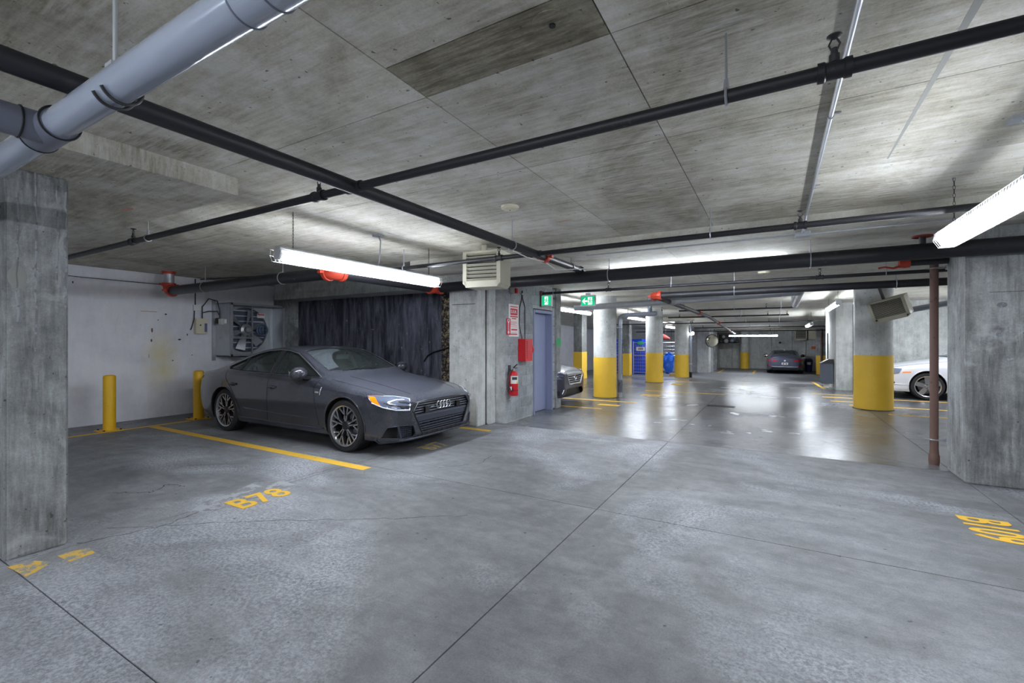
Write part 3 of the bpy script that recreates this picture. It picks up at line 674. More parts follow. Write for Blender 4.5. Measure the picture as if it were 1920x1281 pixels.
# vertical pipes
V = thing('drain_pipe', 'vertical grey plastic drain pipe beside the nearest round column', 'pipe', (-3.57,11.94,0))
MB().tube([(-3.57,11.94,0),(-3.57,11.94,.12)], .06, 18).build('base', 'galvanized', V)
MB().tube([(-3.57,11.94,.1)]+bend((-3.57,11.94,2),(-3.57,11.94,2.17),(-2.7,11.94,2.17),.12)+[(-2.62,11.94,2.20)], .056, 20).build('run', 'pvc_gray', V)
MB().lathe([(.066,-.09),(.066,.09)], (-2.75,11.94,2.195), (1,0,0), 20).cyl((-2.79,11.94,2.2),(-2.79,11.94,2.42),.058).cyl((-2.79,11.94,2.40),(-2.79,11.94,2.66),.05).build('tee', 'pvc_gray', V)
MB().lathe([(.06,-.16),(.066,-.16),(.066,.16),(.06,.16)], (-3.57,11.94,.30), n=20).cyl((-3.57,11.94,.34),(-3.50,11.82,.34),.045).build('cleanout', 'pvc_dark', V)
for z in (1.85,): MB().torus((-3.57,11.94,z),(0,0,1),.062,.008,20,6).obox((-3.66,11.88,z),(.12,.02,.03)).build('clamp', 'white_plastic', V)
V2 = thing('drain_pipe', 'vertical grey plastic drain pipe beside the third round column', 'pipe', (-3.36,22.3,zf(22.3)))
MB().tube([(-3.36,22.3,zf(22.3)+.25),(-3.36,22.3,1.75)], .055, 16).build('run', 'pvc_gray', V2); MB().cyl((-3.36,22.3,zf(22.3)),(-3.36,22.3,zf(22.3)+.26),.06).build('base', 'black', V2)
MB().torus((-3.36,22.3,.45),(0,0,1),.06,.012,16,6).build('clamp', 'white_plastic', V2)
MB().cyl((-3.36,22.3,1.75),(-3.36,22.3,zc(22.3)),.03).build('riser', 'pvc_dark', V2)
em = thing('emergency_light', 'pair of small round emergency lamps on the column pipe', 'lamp', (-3.36,22.2,1.80))
bx('case', 'white_plastic', (-3.46,22.16,1.76,-3.26,22.24,1.84), em)
for x in (-3.47,-3.25): MB().lathe([(.03,-.02),(.075,.05),(.075,.07)], (x,22.16,1.85), (0,-1,0), 14).build('lamp_head', 'emergency', em)
PR_ = .041
P = thing('downpipe', 'rusty brown steel downpipe clamped to the right concrete pillar', 'pipe', (1.66,7.28,0))
MB().cyl((1.66,7.28,.16),(1.66,7.28,ZD),.041,n=20).build('run', 'rust_pipe', P)
MB().lathe([(.048,0),(.048,.02),(.052,.03),(.052,.11),(.044,.13),(.044,.17)], (1.66,7.28,0), n=20).build('base_fitting', 'rust_pipe', P)
for z in (.30,2.36):
    MB().torus((1.66,7.28,z),(0,0,1),.042,.008,20,6).obox((1.75,7.26,z),(.14,.03,.02)).obox((1.60,7.27,z),(.05,.03,.012)).build('pipe_clamp', 'steel', P)
    bx('bracket', 'galvanized', (1.76,7.2,z-.025,1.84,7.28,z+.025), P)
cd = thing('conduit', 'thin metal conduit up the back of the right pillar', 'conduit', (1.78,7.17,0))
MB().cyl((1.78,7.17,.0),(1.78,7.17,ZD),.014,n=10).build('run', 'galvanized', cd)
# conduits on the ceiling
K = thing('conduit', 'thin galvanized conduit fixed along the ceiling towards junction box', 'conduit', (.28,-3,ZM-.02))
MB().tube([(.28,-6,ZM-.018),(.28,5.55,ZM-.018),(.26,5.62,ZD-.02),(.26,5.75,ZD-.02)], .012, 10).build('run', 'galvanized', K)
for y in (1.95,3.2,4.6): MB().torus((.28,y,ZM-.018),(0,1,0),.014,.004,12,6).obox((.31,y,ZM-.006),(.04,.02,.006)).build('strap', 'steel', K)
J = thing('junction_box', 'small grey metal junction box on the dropped ceiling with thin conduit', 'junction box', (.26,5.82,ZD-.05))
bx('box', 'galvanized', (.19,5.77,ZD-.05,.33,5.87,ZD), J, .004); MB().tube([(-2.2,5.82,ZD-.02),(.19,5.82,ZD-.025)], .009, 8).build('run', 'galvanized', J); MB().tube([(.33,5.82,ZD-.025),(4.5,5.82,ZD-.02)], .009, 8).build('run', 'galvanized', J)
# red valve handwheel above the standpipe
vv = thing('valve', 'red valve handwheel above the standpipe near the right pillar', 'valve', (1.35,6.33,ZC+RC))
MB().cyl((1.35,6.33,ZC+RC-.01),(1.35,6.33,ZC+RC+.07),.03).build('stem', 'dark_steel', vv); MB().torus((1.35,6.33,ZC+RC+.075),(0,0,1),.08,.010,24,6).box(1.27,6.32,ZC+RC+.068,1.43,6.34,ZC+RC+.082).box(1.34,6.25,ZC+RC+.068,1.36,6.41,ZC+RC+.082).build('handwheel', 'rust_red', vv)
fd = thing('valve', 'red coupling and lever on a short pipe stub just below the standpipe', 'valve', (1.25,7.0,2.38))
MB().cyl((1.34,7.0,2.41),(1.73,7.0,2.41),.04,n=18).build('stub', 'black_pipe', fd); MB().lathe([(.042,-.05),(.055,-.05),(.06,0),(.055,.05),(.042,.05)], (1.33,7.0,2.41), (1,0,0), 20).build('coupling', 'red_coupling', fd)
MB().tube([(1.28,6.96,2.37),(1.22,6.95,2.35),(1.14,6.95,2.37),(1.08,6.95,2.36)], [.016,.012,.010,.012], 8).build('lever', 'red_coupling', fd)
# round ceiling detectors
def detector(x, y, z, r, label):
    d_ = thing('smoke_detector', label, 'smoke detector', (x,y,z-.035))
    MB().lathe([(r,0),(r,-.012),(r*.97,-.022)], (x,y,z), n=28).build('base', 'cream', d_); MB().lathe([(r*.9,-.02),(r*.85,-.03),(r*.3,-.036),(.01,-.037)], (x,y,z), n=28).build('cover', 'cream', d_)
    MB().lathe([(.006,-.036),(.006,-.041)], (x,y,z), n=8).build('led', 'black', d_)
detector(-2.24,3.84,ZM,.088, 'round cream detector on the near ceiling above the heater'); detector(-.16,8.8,ZD,.09, 'round cream detector on the farther ceiling behind the standpipe')

# ------------------------------------------------------------------ fluorescent fixtures
def fixture(label, x, y, z, axis, zceil, length=2.44, cage=False, cord=None, lens_r=.052):
    o = thing('fluorescent_light', label, 'light', (x,y,z)); Lh = length/2
    ax = Vector((1,0,0)) if axis == 'x' else Vector((0,1,0)); sd = Vector((0,1,0)) if axis == 'x' else Vector((1,0,0))
    c = Vector((x,y,z)); up = Vector((0,0,1))
    def ext(poly, l0, l1): # poly in (side, up)
        m = MB(); m.prism([c+sd*a+up*b+ax*l0 for a, b in poly], ax*(l1-l0)); return m
    hs = ext([(-.055,.03),(-.062,.045),(-.04,.085),(.04,.085),(.062,.045),(.055,.03)], -Lh, Lh); hs.build('housing', 'fixture_white', o)
    arc = [(-.06,.03)]+[(-math.cos(R(k))*(lens_r+.008), .012-math.sin(R(k))*.05) for k in range(0,181,20)]+[(.06,.03)]
    for s in (0, 1):
        l0, l1 = (-Lh+.02, -.01) if s == 0 else (.01, Lh-.02)
        ext(arc, l0, l1).build('lens', 'fluor', o)
    for s in (-1, 1): ext([(-.062,.03),(-.066,0),(-.04,-.042),(.04,-.042),(.066,0),(.062,.03)], s*(Lh-.02), s*Lh).build('end_cap', 'fixture_white', o)
    for s in (-1, 1):
        p0 = c+ax*s*(Lh-.17)+up*.085; k = max(2, int((zceil-p0.z)/.032)); m = MB()
        for i in range(k):
            q = p0+up*((i+.5)*(zceil-p0.z)/k); hh = (zceil-p0.z)/k*.62
            s2 = sd if i % 2 else ax
            m.tube([q+s2*math.cos(R(a))*.007+up*math.sin(R(a))*hh for a in range(0,360,45)], .0022, 5, closed=True)
        m.build('chain', 'chain_steel', o)
    if cage:
        hexa = [(-.075,.06),(-.085,0),(-.05,-.06),(.05,-.06),(.085,0),(.075,.06)]; m = MB()
        ks = np.linspace(-Lh-.02, Lh+.02, 62)
        for k in ks: m.tube([c+sd*a+up*b+ax*k for a, b in hexa], .0016, 4)
        for a, b in hexa: m.tube([c+sd*a+up*b-ax*(Lh+.03), c+sd*a+up*b+ax*(Lh+.03)], .002, 4)
        m.build('wire_guard', 'white_plastic', o)
    if cord:
        P0 = c+ax*cord+up*.085
        MB().tube([P0, P0+up*.15+sd*.03, P0+up*.3+sd*.04, Vector((P0.x,P0.y,zceil))], .008, 8).obox((P0.x,P0.y,zceil-.012),(.1,.1,.024)).build('power_cord', 'galvanized', o)
    return o
fixture('bright caged fluorescent strip hanging on chains above the charcoal car', -4.25,3.95,2.33,'y',ZM,cage=True,cord=.1)
fixture('bright caged fluorescent strip cut by the right edge above the pillar', 1.25,3.90,2.33,'y',ZM,cage=True,cord=-.1)
fixture('fluorescent strip hidden behind the standpipe, lighting the ceiling', -1.1,7.3,2.54,'x',ZD)
fixture('fluorescent strip behind the concrete post near the exit sign', -4.62,11.25,2.28,'y',ZD)
fixture('short-looking fluorescent strip between second and third round column', -4.6,23.9,2.20,'y',zc(24))
fixture('fluorescent strip hanging across the aisle before the far end wall', -1.07,29,1.80,'x',zc(29))
fixture('fluorescent strip near the ceiling left of right round column', 1.28,14.1,2.36,'y',ZD)
fixture('fluorescent strip between the first and second round column', -4.6,17.4,2.35,'y',zc(17.4))
fixture('fluorescent strip over the white car, hidden by the right round column', 4.6,14.2,2.33,'y',ZD)
fixture('small distant fluorescent strip beside the far right wall end', 1.12,20.4,2.08,'y',zc(20.4))
fixture('added unseen fill strip across the aisle just behind the viewpoint', -1.6,-1.7,2.33,'x',ZM)  # added out of view to brighten the near ceiling and foreground floor
for nm, x, y in (('left stalls', -4.25,-3.3), ('right stalls', 1.25,-3.3)): fixture('fluorescent strip behind the viewpoint over the %s' % nm, x,y,2.33,'y',ZM)

# ------------------------------------------------------------------ equipment
def heater(label, c, rot, w_=.55, h=.48, d_=.30, tilt=0, zc_=ZM, grid=False):
    """unit heater, front along local -y, centre at c"""
    o = thing('unit_heater', label, 'heater', c, rot); o.rotation_euler = (tilt[0], tilt[1], rot) if tilt else (0,0,rot)
    a, b = w_/2, h/2; q = .045
    outer = [(-a,b),(-a,-b+q),(-a+q,-b),(a-q,-b),(a,-b+q),(a,b)]
    MB().prism([(x,0.03,z) for x, z in outer], (0,d_,0)).build('casing', 'heater_cream', o, True)
    inner = .055; m = MB()
    for b_ in ((-a,-b+.01,-a+inner,b),(a-inner,-b+.01,a,b)): m.prism([(b_[0],-.02,b_[1]+q),(b_[2],-.02,b_[1]),(b_[2],-.02,b_[3]),(b_[0],-.02,b_[3])] if b_[0] < 0 else [(b_[0],-.02,b_[1]),(b_[2],-.02,b_[1]+q),(b_[2],-.02,b_[3]),(b_[0],-.02,b_[3])], (0,.055,0))
    m.prism([(-a+q,-.02,-b),(a-q,-.02,-b),(a-.01,-.02,-b+.085),(-a+.01,-.02,-b+.085)], (0,.055,0)); m.box(-a,-.02,b-.025,a,.035,b)
    m.build('front_frame', 'heater_cream', o, True)
    bx('dark_core', 'heater_dark', (-a+.05,.02,-b+.08,a-.05,.029,b-.02), o, local=True)
    MB().lathe([(.16,0),(.17,.012),(.15,.012)], (0,.018,.02), (0,-1,0), 28).build('fan_ring', 'black', o, True)
    n = 14 if grid else 8
    for i in range(n):
        z = -b+.10+i*(h-.13)/(n-1)*.98
        MB().obox((0,-.008,z), (w_-.11,.045 if not grid else .012,.006), Matrix.Rotation(R(-35), 3, 'X')).build('louver', 'heater_cream', o, True)
    return o
hb = heater('cream louvred unit heater hung below the near ceiling', (-3.36,5.02,2.44), R(8))
MB().obox((-.06,.2,.28), (.07,.03,.20)).build('bracket', 'heater_cream', hb, True)
h2 = heater('tilted beige unit heater on the right round column', (2.02,11.95,2.13), R(-22), .62,.44,.34, tilt=(R(12),R(-14)), grid=True)
MB().obox((-.05,.2,.33), (.05,.05,.30)).build('bracket', 'dark_steel', h2, True); MB().lathe([(.018,0),(.018,-.02)], (-.24,-.03,-.16), (0,1,0), 12).build('knob', 'dark_steel', h2, True)
MB().lathe([(.018,0),(.018,-.02)], (.27,-.03,-.18), (0,1,0), 12).build('knob', 'dark_steel', h2, True)
dp = pipe('flue_pipe', 'grey flue pipe rising to the right behind the tilted heater', [(2.35,12.4,2.12),(4.5,12.9,2.55)], .06, 'pvc_gray')
h3 = heater('small distant unit heater hanging near the far wall', (1.42,34.0,1.88), 0, .66,.62,.5); bx('motor_box', 'cream', (.4,.1,-.25,.85,.5,.3), h3, local=True)

# wall fan
fx = -9.85; y0, y1, z0, z1 = 5.30, 6.50, 1.17, 2.30
fan = thing('wall_fan', 'large galvanized exhaust fan box mounted on the white wall behind car', 'fan', (XW0,(y0+y1)/2,z0))
bx('side_panel', 'galvanized', (XW0,y0,z0,fx,y0+.012,z1), fan); bx('side_panel', 'galvanized', (XW0,y1-.012,z0,fx,y1,z1), fan)
bx('top_panel', 'galvanized', (XW0,y0,z1-.012,fx,y1,z1), fan); bx('bottom_panel', 'galvanized', (XW0,y0,z0,fx,y1,z0+.012), fan)
for b in ((fx-.03,y0-.01,z0,fx+.005,y0+.045,z1),(fx-.03,y1-.045,z0,fx+.005,y1+.01,z1),(fx-.03,y0,z1-.045,fx+.005,y1,z1),(fx-.03,y0,z0,fx+.005,y1,z0+.045)): bx('front_frame', 'steel', b, fan)
bx('back_flange', 'steel', (XW0,y0-.07,z0-.1,XW0+.02,y0,z1+.08), fan)
cy, cz, rr = 5.86, 1.74, .50
m = MB(); N = 40                                   # orifice plate with a round hole
ring = [(cy+math.cos(2*math.pi*k/N)*rr, cz+math.sin(2*math.pi*k/N)*rr) for k in range(N)]
sq = []
for k in range(N):
    c_, s_ = math.cos(2*math.pi*k/N), math.sin(2*math.pi*k/N); f_ = .55/max(abs(c_), abs(s_)); sq.append((cy+c_*f_, cz+s_*f_))
xp = XW0+.16
m.add([(xp,a,b) for a, b in ring]+[(xp,a,b) for a, b in sq]+[(xp-.06,a,b) for a, b in ring], [(k,(k+1)%N,N+(k+1)%N,N+k) for k in range(N)]+[(k,2*N+k,2*N+(k+1)%N,(k+1)%N) for k in range(N)])
m.build('orifice_plate', 'galvanized', fan, clean=False); bx('side_fill', 'galvanized', (xp-.01,6.40,z0,xp,y1,z1), fan)
for k in range(6):
    m = MB(); a0 = 2*math.pi*k/6+.25; N2 = 5; vs = []
    for i in range(N2):
        rad = .10+i*.09
        for da, dx in ((-.16,-.04),(.20,.05)): vs.append((xp-.02+dx, cy+math.cos(a0+da*(1.25-.06*i))*rad, cz+math.sin(a0+da*(1.25-.06*i))*rad))
    m.add(vs+[(p[0]+.006,p[1],p[2]) for p in vs], [(2*i,2*i+1,2*i+3,2*i+2) for i in range(N2-1)]+[(10+2*i,10+2*i+2,10+2*i+3,10+2*i+1) for i in range(N2-1)]+[(0,2,12,10),(2,4,14,12),(4,6,16,14),(6,8,18,16),(1,11,13,3),(3,13,15,5),(5,15,17,7),(7,17,19,9),(0,10,11,1),(8,9,19,18)])
    m.build('blade', 'galvanized', fan)
for i in range(9): bx('shutter_slat', 'louver_blue', (XW0+.002,y0+.06,z0+.06+i*.12,XW0+.02,y1-.1,z0+.155+i*.12), fan)
MB().lathe([(.13,-.05),(.13,.02),(.07,.04),(.07,.10),(.05,.12)], (xp+.02,cy,cz), (1,0,0), 24).build('hub', 'steel', fan)
MB().torus((xp+.14,cy+.30,cz),(1,0,0),.125,.016,24,8).cyl((xp+.10,cy+.30,cz),(xp+.16,cy+.30,cz),.03).box(xp+.13,cy+.18,cz-.01,xp+.15,cy+.42,cz+.01).box(xp+.13,cy+.29,cz-.12,xp+.15,cy+.31,cz+.12).build('pulley', 'motor_blue', fan)
MB().cyl((xp-.02,cy+.30,cz),(xp+.1,cy+.30,cz),.07).build('motor', 'motor_blue', fan)
MB().box(xp+.02,cy+.11,z0,xp+.05,cy+.14,z1).box(xp+.02,y0,cz-.20,xp+.06,cy+.14,cz-.16).build('support_bar', 'steel', fan)
bx('label_sticker', 'sign_white', (xp+.001,6.12,2.02,xp+.003,6.30,2.12), fan); bx('label_print', 'sign_red', (xp+.003,6.13,2.085,xp+.004,6.29,2.11), fan)
bx('ledge', 'steel', (XW0,y0+.3,z0-.06,fx,y1-.2,z0-.03), fan)
eb = thing('switch_box', 'beige electrical switch box with cables on the white wall by fan', 'switch box', (XW0,4.98,1.66))
bx('box', 'cream', (XW0,4.88,1.64,XW0+.10,5.10,1.96), eb, .006); bx('label_plate', 'motor_blue', (XW0+.1,5.04,1.68,XW0+.103,5.09,1.86), eb); MB().cyl((XW0+.1,4.96,1.82),(XW0+.12,4.96,1.82),.012).build('knob', 'black', eb)
bx('small_box', 'white_plastic', (XW0,4.86,2.12,XW0+.07,4.99,2.24), eb, .005)
MB().cyl((XW0+.02,4.90,2.24),(XW0+.02,4.90,ZM-.02),.011,n=8).tube([(XW0+.03,4.88,2.12),(XW0+.04,4.87,1.95),(XW0+.04,4.82,1.75),(XW0+.04,4.80,1.72)], .011, 8).build('conduit', 'dark_steel', eb)
for off in (0,.12): MB().tube([(XW0+.05,5.02,1.96),(XW0+.09,5.0,2.2-off),(XW0+.14,5.1,2.38-off*2.2),(XW0+.18,5.25,2.34-off*1.8),(XW0+.2,5.285,2.15-off),(XW0+.2,5.29,2.0-off)], .011, 8).build('cable', 'dark_steel', eb)
for b in ((XW0+.12,5.235,1.86,XW0+.22,5.29,1.98),(XW0+.24,5.24,1.84,XW0+.36,5.295,1.96),(XW0+.40,5.25,1.86,XW0+.46,5.295,1.95)): bx('terminal_box', 'white_plastic' if b[0] > XW0+.2 else 'dark_steel', b, eb, .004)
wc = pipe('wall_cable', 'thin dark cable running along the top of white wall', [(XW0+.012,1.3,2.62),(XW0+.012,3.2,2.60),(XW0+.012,4.9,2.60)], .007, 'dark_steel', 6, 'cable')
wc2 = pipe('ceiling_conduit', 'thin dark conduit curving along the ceiling above the charcoal car', [(XW0+.02,5.0,2.78),(-8.6,5.4,2.78),(-6.2,5.6,2.70),(-5.6,5.75,2.70),(-5.3,6.05,2.60),(-5.22,6.4,2.5)], .010, 'dark_steel', 8, 'conduit')
# bollards
for y, lb in ((3.2,'yellow steel bollard on the left, standing free before the white wall'),(4.55,'yellow steel bollard right behind the tail of the charcoal car')):
    b_ = thing('bollard', lb, 'bollard', (-9.56,y,0), 0, 'yellow bollards at the white wall')
    MB().lathe([(.085,0),(.085,.88),(.078,.90),(.05,.912),(.01,.915)], (-9.56,y,.012), n=28).build('post', 'yellow_bollard', b_)
    bx('base_plate', 'yellow_bollard', (-9.72,y-.15,0,-9.40,y+.15,.014), b_)
    for dx, dy in ((-.12,-.11),(.12,-.11),(-.12,.11),(.12,.11)): MB().lathe([(.016,0),(.016,.014),(.009,.02)], (-9.56+dx,y+dy,.014), n=6).build('bolt', 'dark_steel', b_)
# block wall equipment
sg = thing('fire_sign', 'white fire safety sign with red S.R.M. panel on block wall', 'sign', (XBW,7.33,1.58))
bx('board', 'sign_white', (XBW,7.15,1.57,XBW+.006,7.52,2.17), sg)
bx('red_panel', 'sign_red', (XBW+.006,7.21,1.97,XBW+.0075,7.47,2.09), sg)
text('lettering', 'S.R.M.', .085, 'sign_white', sg, frame((XBW+.0085,7.225,2.005), (0,1,0), (0,0,1)), .002, .0006)
rnd = random.Random(3)
for i, (z, a, b, hh) in enumerate(((2.115,7.20,7.48,.016),(1.93,7.2,7.48,.022),(1.895,7.26,7.42,.018),(1.84,7.2,7.44,.006),(1.82,7.2,7.46,.006),(1.80,7.2,7.40,.006),(1.78,7.2,7.45,.006),(1.75,7.22,7.46,.006),(1.685,7.24,7.46,.028),(1.64,7.24,7.44,.006),(1.605,7.2,7.46,.02))):
    bx('print_line', 'sign_red', (XBW+.006,a,z,XBW+.0072,b,z+hh), sg)
ar = thing('arrow_sign', 'narrow red fire extinguisher sign with white down arrow', 'sign', (XBW+.01,7.12,1.6))
bx('board', 'sign_red', (XBW+.007,7.06,1.60,XBW+.012,7.20,1.90), ar)
MB().prism([(XBW+.012,7.13,1.61),(XBW+.012,7.17,1.66),(XBW+.012,7.145,1.66),(XBW+.012,7.145,1.82),(XBW+.012,7.165,1.84),(XBW+.012,7.165,1.885),(XBW+.012,7.095,1.885),(XBW+.012,7.095,1.84),(XBW+.012,7.115,1.82),(XBW+.012,7.115,1.66),(XBW+.012,7.09,1.66)], (.001,0,0)).build('arrow', 'sign_white', ar)
bx('pictogram', 'black', (XBW+.013,7.118,1.845,XBW+.0137,7.142,1.878), ar)
for i in range(6): bx('print_line', 'black', (XBW+.013,7.123,1.68+i*.022,XBW+.0137,7.137,1.693+i*.022), ar)
rb = thing('alarm_cabinet', 'red fire alarm cabinet with slotted door on the block wall', 'fire alarm', (XBW,7.68,1.12))
bx('body', 'red_paint', (XBW,7.50,1.11,XBW+.15,7.78,1.53), rb, .006); bx('door', 'red_paint', (XBW+.15,7.50,1.11,XBW+.16,7.78,1.53), rb)
for i in range(9): bx('slot_letter', 'dark_steel', (XBW+.16,7.555,1.16+i*.038,XBW+.1612,7.585,1.185+i*.038), rb)
MB().cyl((XBW+.16,7.68,1.31),(XBW+.168,7.68,1.31),.010).build('lock', 'chrome', rb)
bl = thing('alarm_bell', 'small red bell right beside the alarm cabinet', 'bell', (XBW,7.92,1.26)); MB().lathe([(.02,0),(.02,.05),(.075,.055),(.07,.09),(.03,.11),(.01,.115)], (XBW,7.92,1.33), (1,0,0), 22).build('gong', 'red_paint', bl)
cdt = thing('alarm_conduits', 'pair of black conduits dropping to the red alarm cabinet', 'conduit', (XBW+.02,7.6,1.53))
MB().tube([(XBW+.02,7.62,2.45),(XBW+.02,7.62,2.32),(XBW+.02,7.53,2.12),(XBW+.02,7.52,1.8),(XBW+.03,7.56,1.62),(XBW+.05,7.57,1.53)], .009, 8).build('run', 'dark_steel', cdt); MB().tube([(XBW+.02,7.64,2.45),(XBW+.02,7.64,2.32),(XBW+.02,7.74,2.14),(XBW+.02,7.74,1.53)], .009, 8).build('run', 'dark_steel', cdt)
bx('clip', 'steel', (XBW,7.60,2.37,XBW+.03,7.67,2.40), cdt)
st = thing('alarm_strobe', 'small grey and red alarm strobe high on the block wall', 'alarm', (XBW,7.25,2.36)); bx('box', 'tape_gray', (XBW,7.17,2.36,XBW+.06,7.28,2.46), st, .006); bx('strobe', 'red_paint', (XBW+.03,7.28,2.37,XBW+.09,7.36,2.46), st, .01); MB().cyl((XBW+.01,7.36,2.41),(XBW+.01,7.6,2.40),.007,n=6).build('wire', 'steel', st)
ex = thing('fire_extinguisher', 'red fire extinguisher with white label hung on the block wall', 'fire extinguisher', (XBW+.09,7.2,.5))
ec = (XBW+.10, 7.16)
MB().lathe([(.072,0),(.080,.012),(.080,.36),(.072,.40),(.045,.435),(.028,.445)], (*ec,.50), n=28).build('cylinder', 'red_paint', ex)
MB().lathe([(.026,0),(.026,.05),(.018,.06),(.018,.075)], (*ec,.94), n=16).build('valve', 'steel', ex)
MB().obox((ec[0]+.02,ec[1]+.03,1.035), (.02,.14,.012), Matrix.Rotation(R(24),3,'X')).obox((ec[0]+.02,ec[1]+.03,1.0), (.02,.13,.012), Matrix.Rotation(R(-6),3,'X')).build('handle', 'black', ex)
MB().tube([(ec[0],ec[1]-.02,.97),(ec[0]-.02,ec[1]-.10,.94),(ec[0]-.03,ec[1]-.14,.82),(ec[0]-.02,ec[1]-.13,.66),(ec[0]+.02,ec[1]-.10,.58),(ec[0]+.03,ec[1]-.09,.64)], .011, 8).build('hose', 'dark_steel', ex)
def wrap(r, a0, a1, z0_, z1_, mat, name):
    m = MB(); N3 = 10; A_ = [R(a0+(a1-a0)*i/N3) for i in range(N3+1)]
    m.add([(ec[0]+math.cos(a)*r, ec[1]+math.sin(a)*r, z) for a in A_ for z in (z0_, z1_)], [(2*i,2*i+2,2*i+3,2*i+1) for i in range(N3)]); m.build(name, mat, ex)
wrap(.0812,-100,60,.72,.86,'extinguisher_label','label'); wrap(.082,-80,-10,.79,.84,'dark_steel','label_print'); wrap(.082,-20,50,.725,.755,'label_yellow','label_band')
MB().torus((*ec,.60),(0,0,1),.081,.004,24,5).build('strap', 'black', ex); bx('wall_bracket', 'dark_steel', (XBW,7.13,.85,XBW+.03,7.19,1.05), ex)
bx('tag', 'sign_white', (ec[0]-.01,ec[1]-.115,.60,ec[0]+.02,ec[1]-.10,.67), ex)
# exit signs
def man(par, o, s, mat, ydir=-1):
    """running figure drawn on a sign face lying in the xz plane"""
    m = MB(); P_ = lambda a, b: (o[0]+a*s, o[1], o[2]+b*s)
    m.lathe([(.09*s,0),(.09*s,.001)], P_(.05,.78), (0,-1,0), 12)
    for seg in (((.0,.65),(.0,.38),.075),((.0,.62),(-.2,.52),.04),((-.2,.52),(-.3,.60),.04),((.0,.62),(.2,.50),.04),((.2,.5),(.3,.42),.04),((.0,.40),(.17,.26),.05),((.17,.26),(.14,.02),.045),((.0,.40),(-.12,.2),.05),((-.12,.2),(-.34,.14),.045)):
        a, b, r_ = seg; d_ = Vector((b[0]-a[0],0,b[1]-a[1])).normalized(); n_ = Vector((-d_.z,0,d_.x))*r_
        q = [Vector((a[0],0,a[1]))+n_, Vector((b[0],0,b[1]))+n_, Vector((b[0],0,b[1]))-n_, Vector((a[0],0,a[1]))-n_]
        m.prism([P_(k.x,k.z) for k in q], (0,-.001,0))
    m.build('running_figure', mat, par)
e2 = thing('exit_sign', 'hanging green exit sign with white left arrow and running figure', 'exit sign', (-3.56,9.5,2.24))
bx('case', 'white_plastic', (-3.73,9.5,2.255,-3.39,9.56,2.50), e2, .006)
bx('face_green', 'exit_green', (-3.71,9.497,2.275,-3.41,9.5,2.47), e2); bx('door_panel', 'exit_white', (-3.56,9.4955,2.29,-3.46,9.497,2.455), e2)
MB().prism([(-3.695,9.497,2.37),(-3.63,9.497,2.435),(-3.61,9.497,2.435),(-3.64,9.497,2.39),(-3.57,9.497,2.39),(-3.57,9.497,2.35),(-3.64,9.497,2.35),(-3.61,9.497,2.305),(-3.63,9.497,2.305)], (0,-.0015,0)).build('arrow', 'exit_white', e2)
man(e2, (-3.51,9.4955,2.30), .16, 'exit_green')
MB().obox((-3.56,9.53,2.525), (.10,.06,.04)).cyl((-3.56,9.53,2.54),(-3.56,9.53,ZD),.008,n=8).build('mount', 'fixture_white', e2)
e1 = thing('exit_sign', 'green exit sign bracketed to the block wall above the door', 'exit sign', (-4.05,8.5,2.2))
bx('case', 'white_plastic', (-4.17,8.42,2.20,-3.94,8.50,2.43), e1, .006); bx('face_green', 'exit_green', (-4.145,8.417,2.22,-3.955,8.42,2.415), e1); bx('door_panel', 'exit_white', (-4.09,8.4155,2.235,-4.01,8.417,2.40), e1); man(e1, (-4.05,8.4155,2.25), .15, 'exit_green')
bx('wall_bracket', 'dark_steel', (XBW,8.42,2.20,-4.17,8.5,2.43), e1)

# fenced enclosure with blue tarps
FY0 = 23.6; zg = zf(FY0)
def fence_panel(x0, x1, label):
    o = thing('fence_panel', label, 'fence', ((x0+x1)/2,FY0,zg), 0, 'temporary mesh fence panels')
    m = MB()
    for x in (x0, x1): m.cyl((x,FY0,zg),(x,FY0,zg+1.72),.025,n=8)
    for z in (.12,1.0,1.66): m.cyl((x0,FY0,zg+z),(x1,FY0,zg+z),.018,n=8)
    m.build('frame', 'fence_steel', o); m = MB()
    k = int((x1-x0)/.085)
    for i in range(1, k): m.cyl((x0+(x1-x0)*i/k,FY0,zg+.12),(x0+(x1-x0)*i/k,FY0,zg+1.66),.006,n=4)
    for i in range(1, 9): m.cyl((x0,FY0,zg+.12+i*.17),(x1,FY0,zg+.12+i*.17),.006,n=4)
    m.build('wire_mesh', 'fence_steel', o); return o
fence_panel(-8.4,-6.45,'wire mesh fence panel left of the green mark, before tarp')
fp = fence_panel(-6.35,-5.0,'wire mesh fence panel with white notice before the blue tarp')
bx('notice', 'sign_white', (-6.2,FY0-.03,1.0,-5.75,FY0-.02,1.2), fp); bx('notice_print', 'tape_gray', (-6.1,FY0-.032,1.05,-5.85,FY0-.03,1.16), fp); MB().ball((-5.98,FY0-.03,1.40), .14, (1.2,.05,.7), 8, 6).build('green_mark', 'green_mark', fp)
fence_panel(-4.95,-4.0,'wire mesh fence panel without tarp near third column'); fence_panel(-3.95,-3.55,'narrow wire mesh fence gate at the third column')
def tarp(x0, x1, y, z0_, z1_, mat, label, seed):
    rnd = random.Random(seed); m = MB(); nx, nz = 18, 12
    pts = [[(x0+(x1-x0)*i/nx, y+.05*math.sin(i*1.7+seed)+rnd.uniform(-.025,.025), z0_+(z1_-z0_)*j/nz) for i in range(nx+1)] for j in range(nz+1)]
    vs = [p for r_ in pts for p in r_]; k = nx+1; nn = len(vs)
    fs = [(j*k+i, j*k+i+1, (j+1)*k+i+1, (j+1)*k+i) for j in range(nz) for i in range(nx)]
    m.add(vs+[(p[0],p[1]+.01,p[2]) for p in vs], fs+[tuple(nn+q for q in reversed(f_)) for f_ in fs]); return tag(m.build('tarp', mat), label, 'tarp')
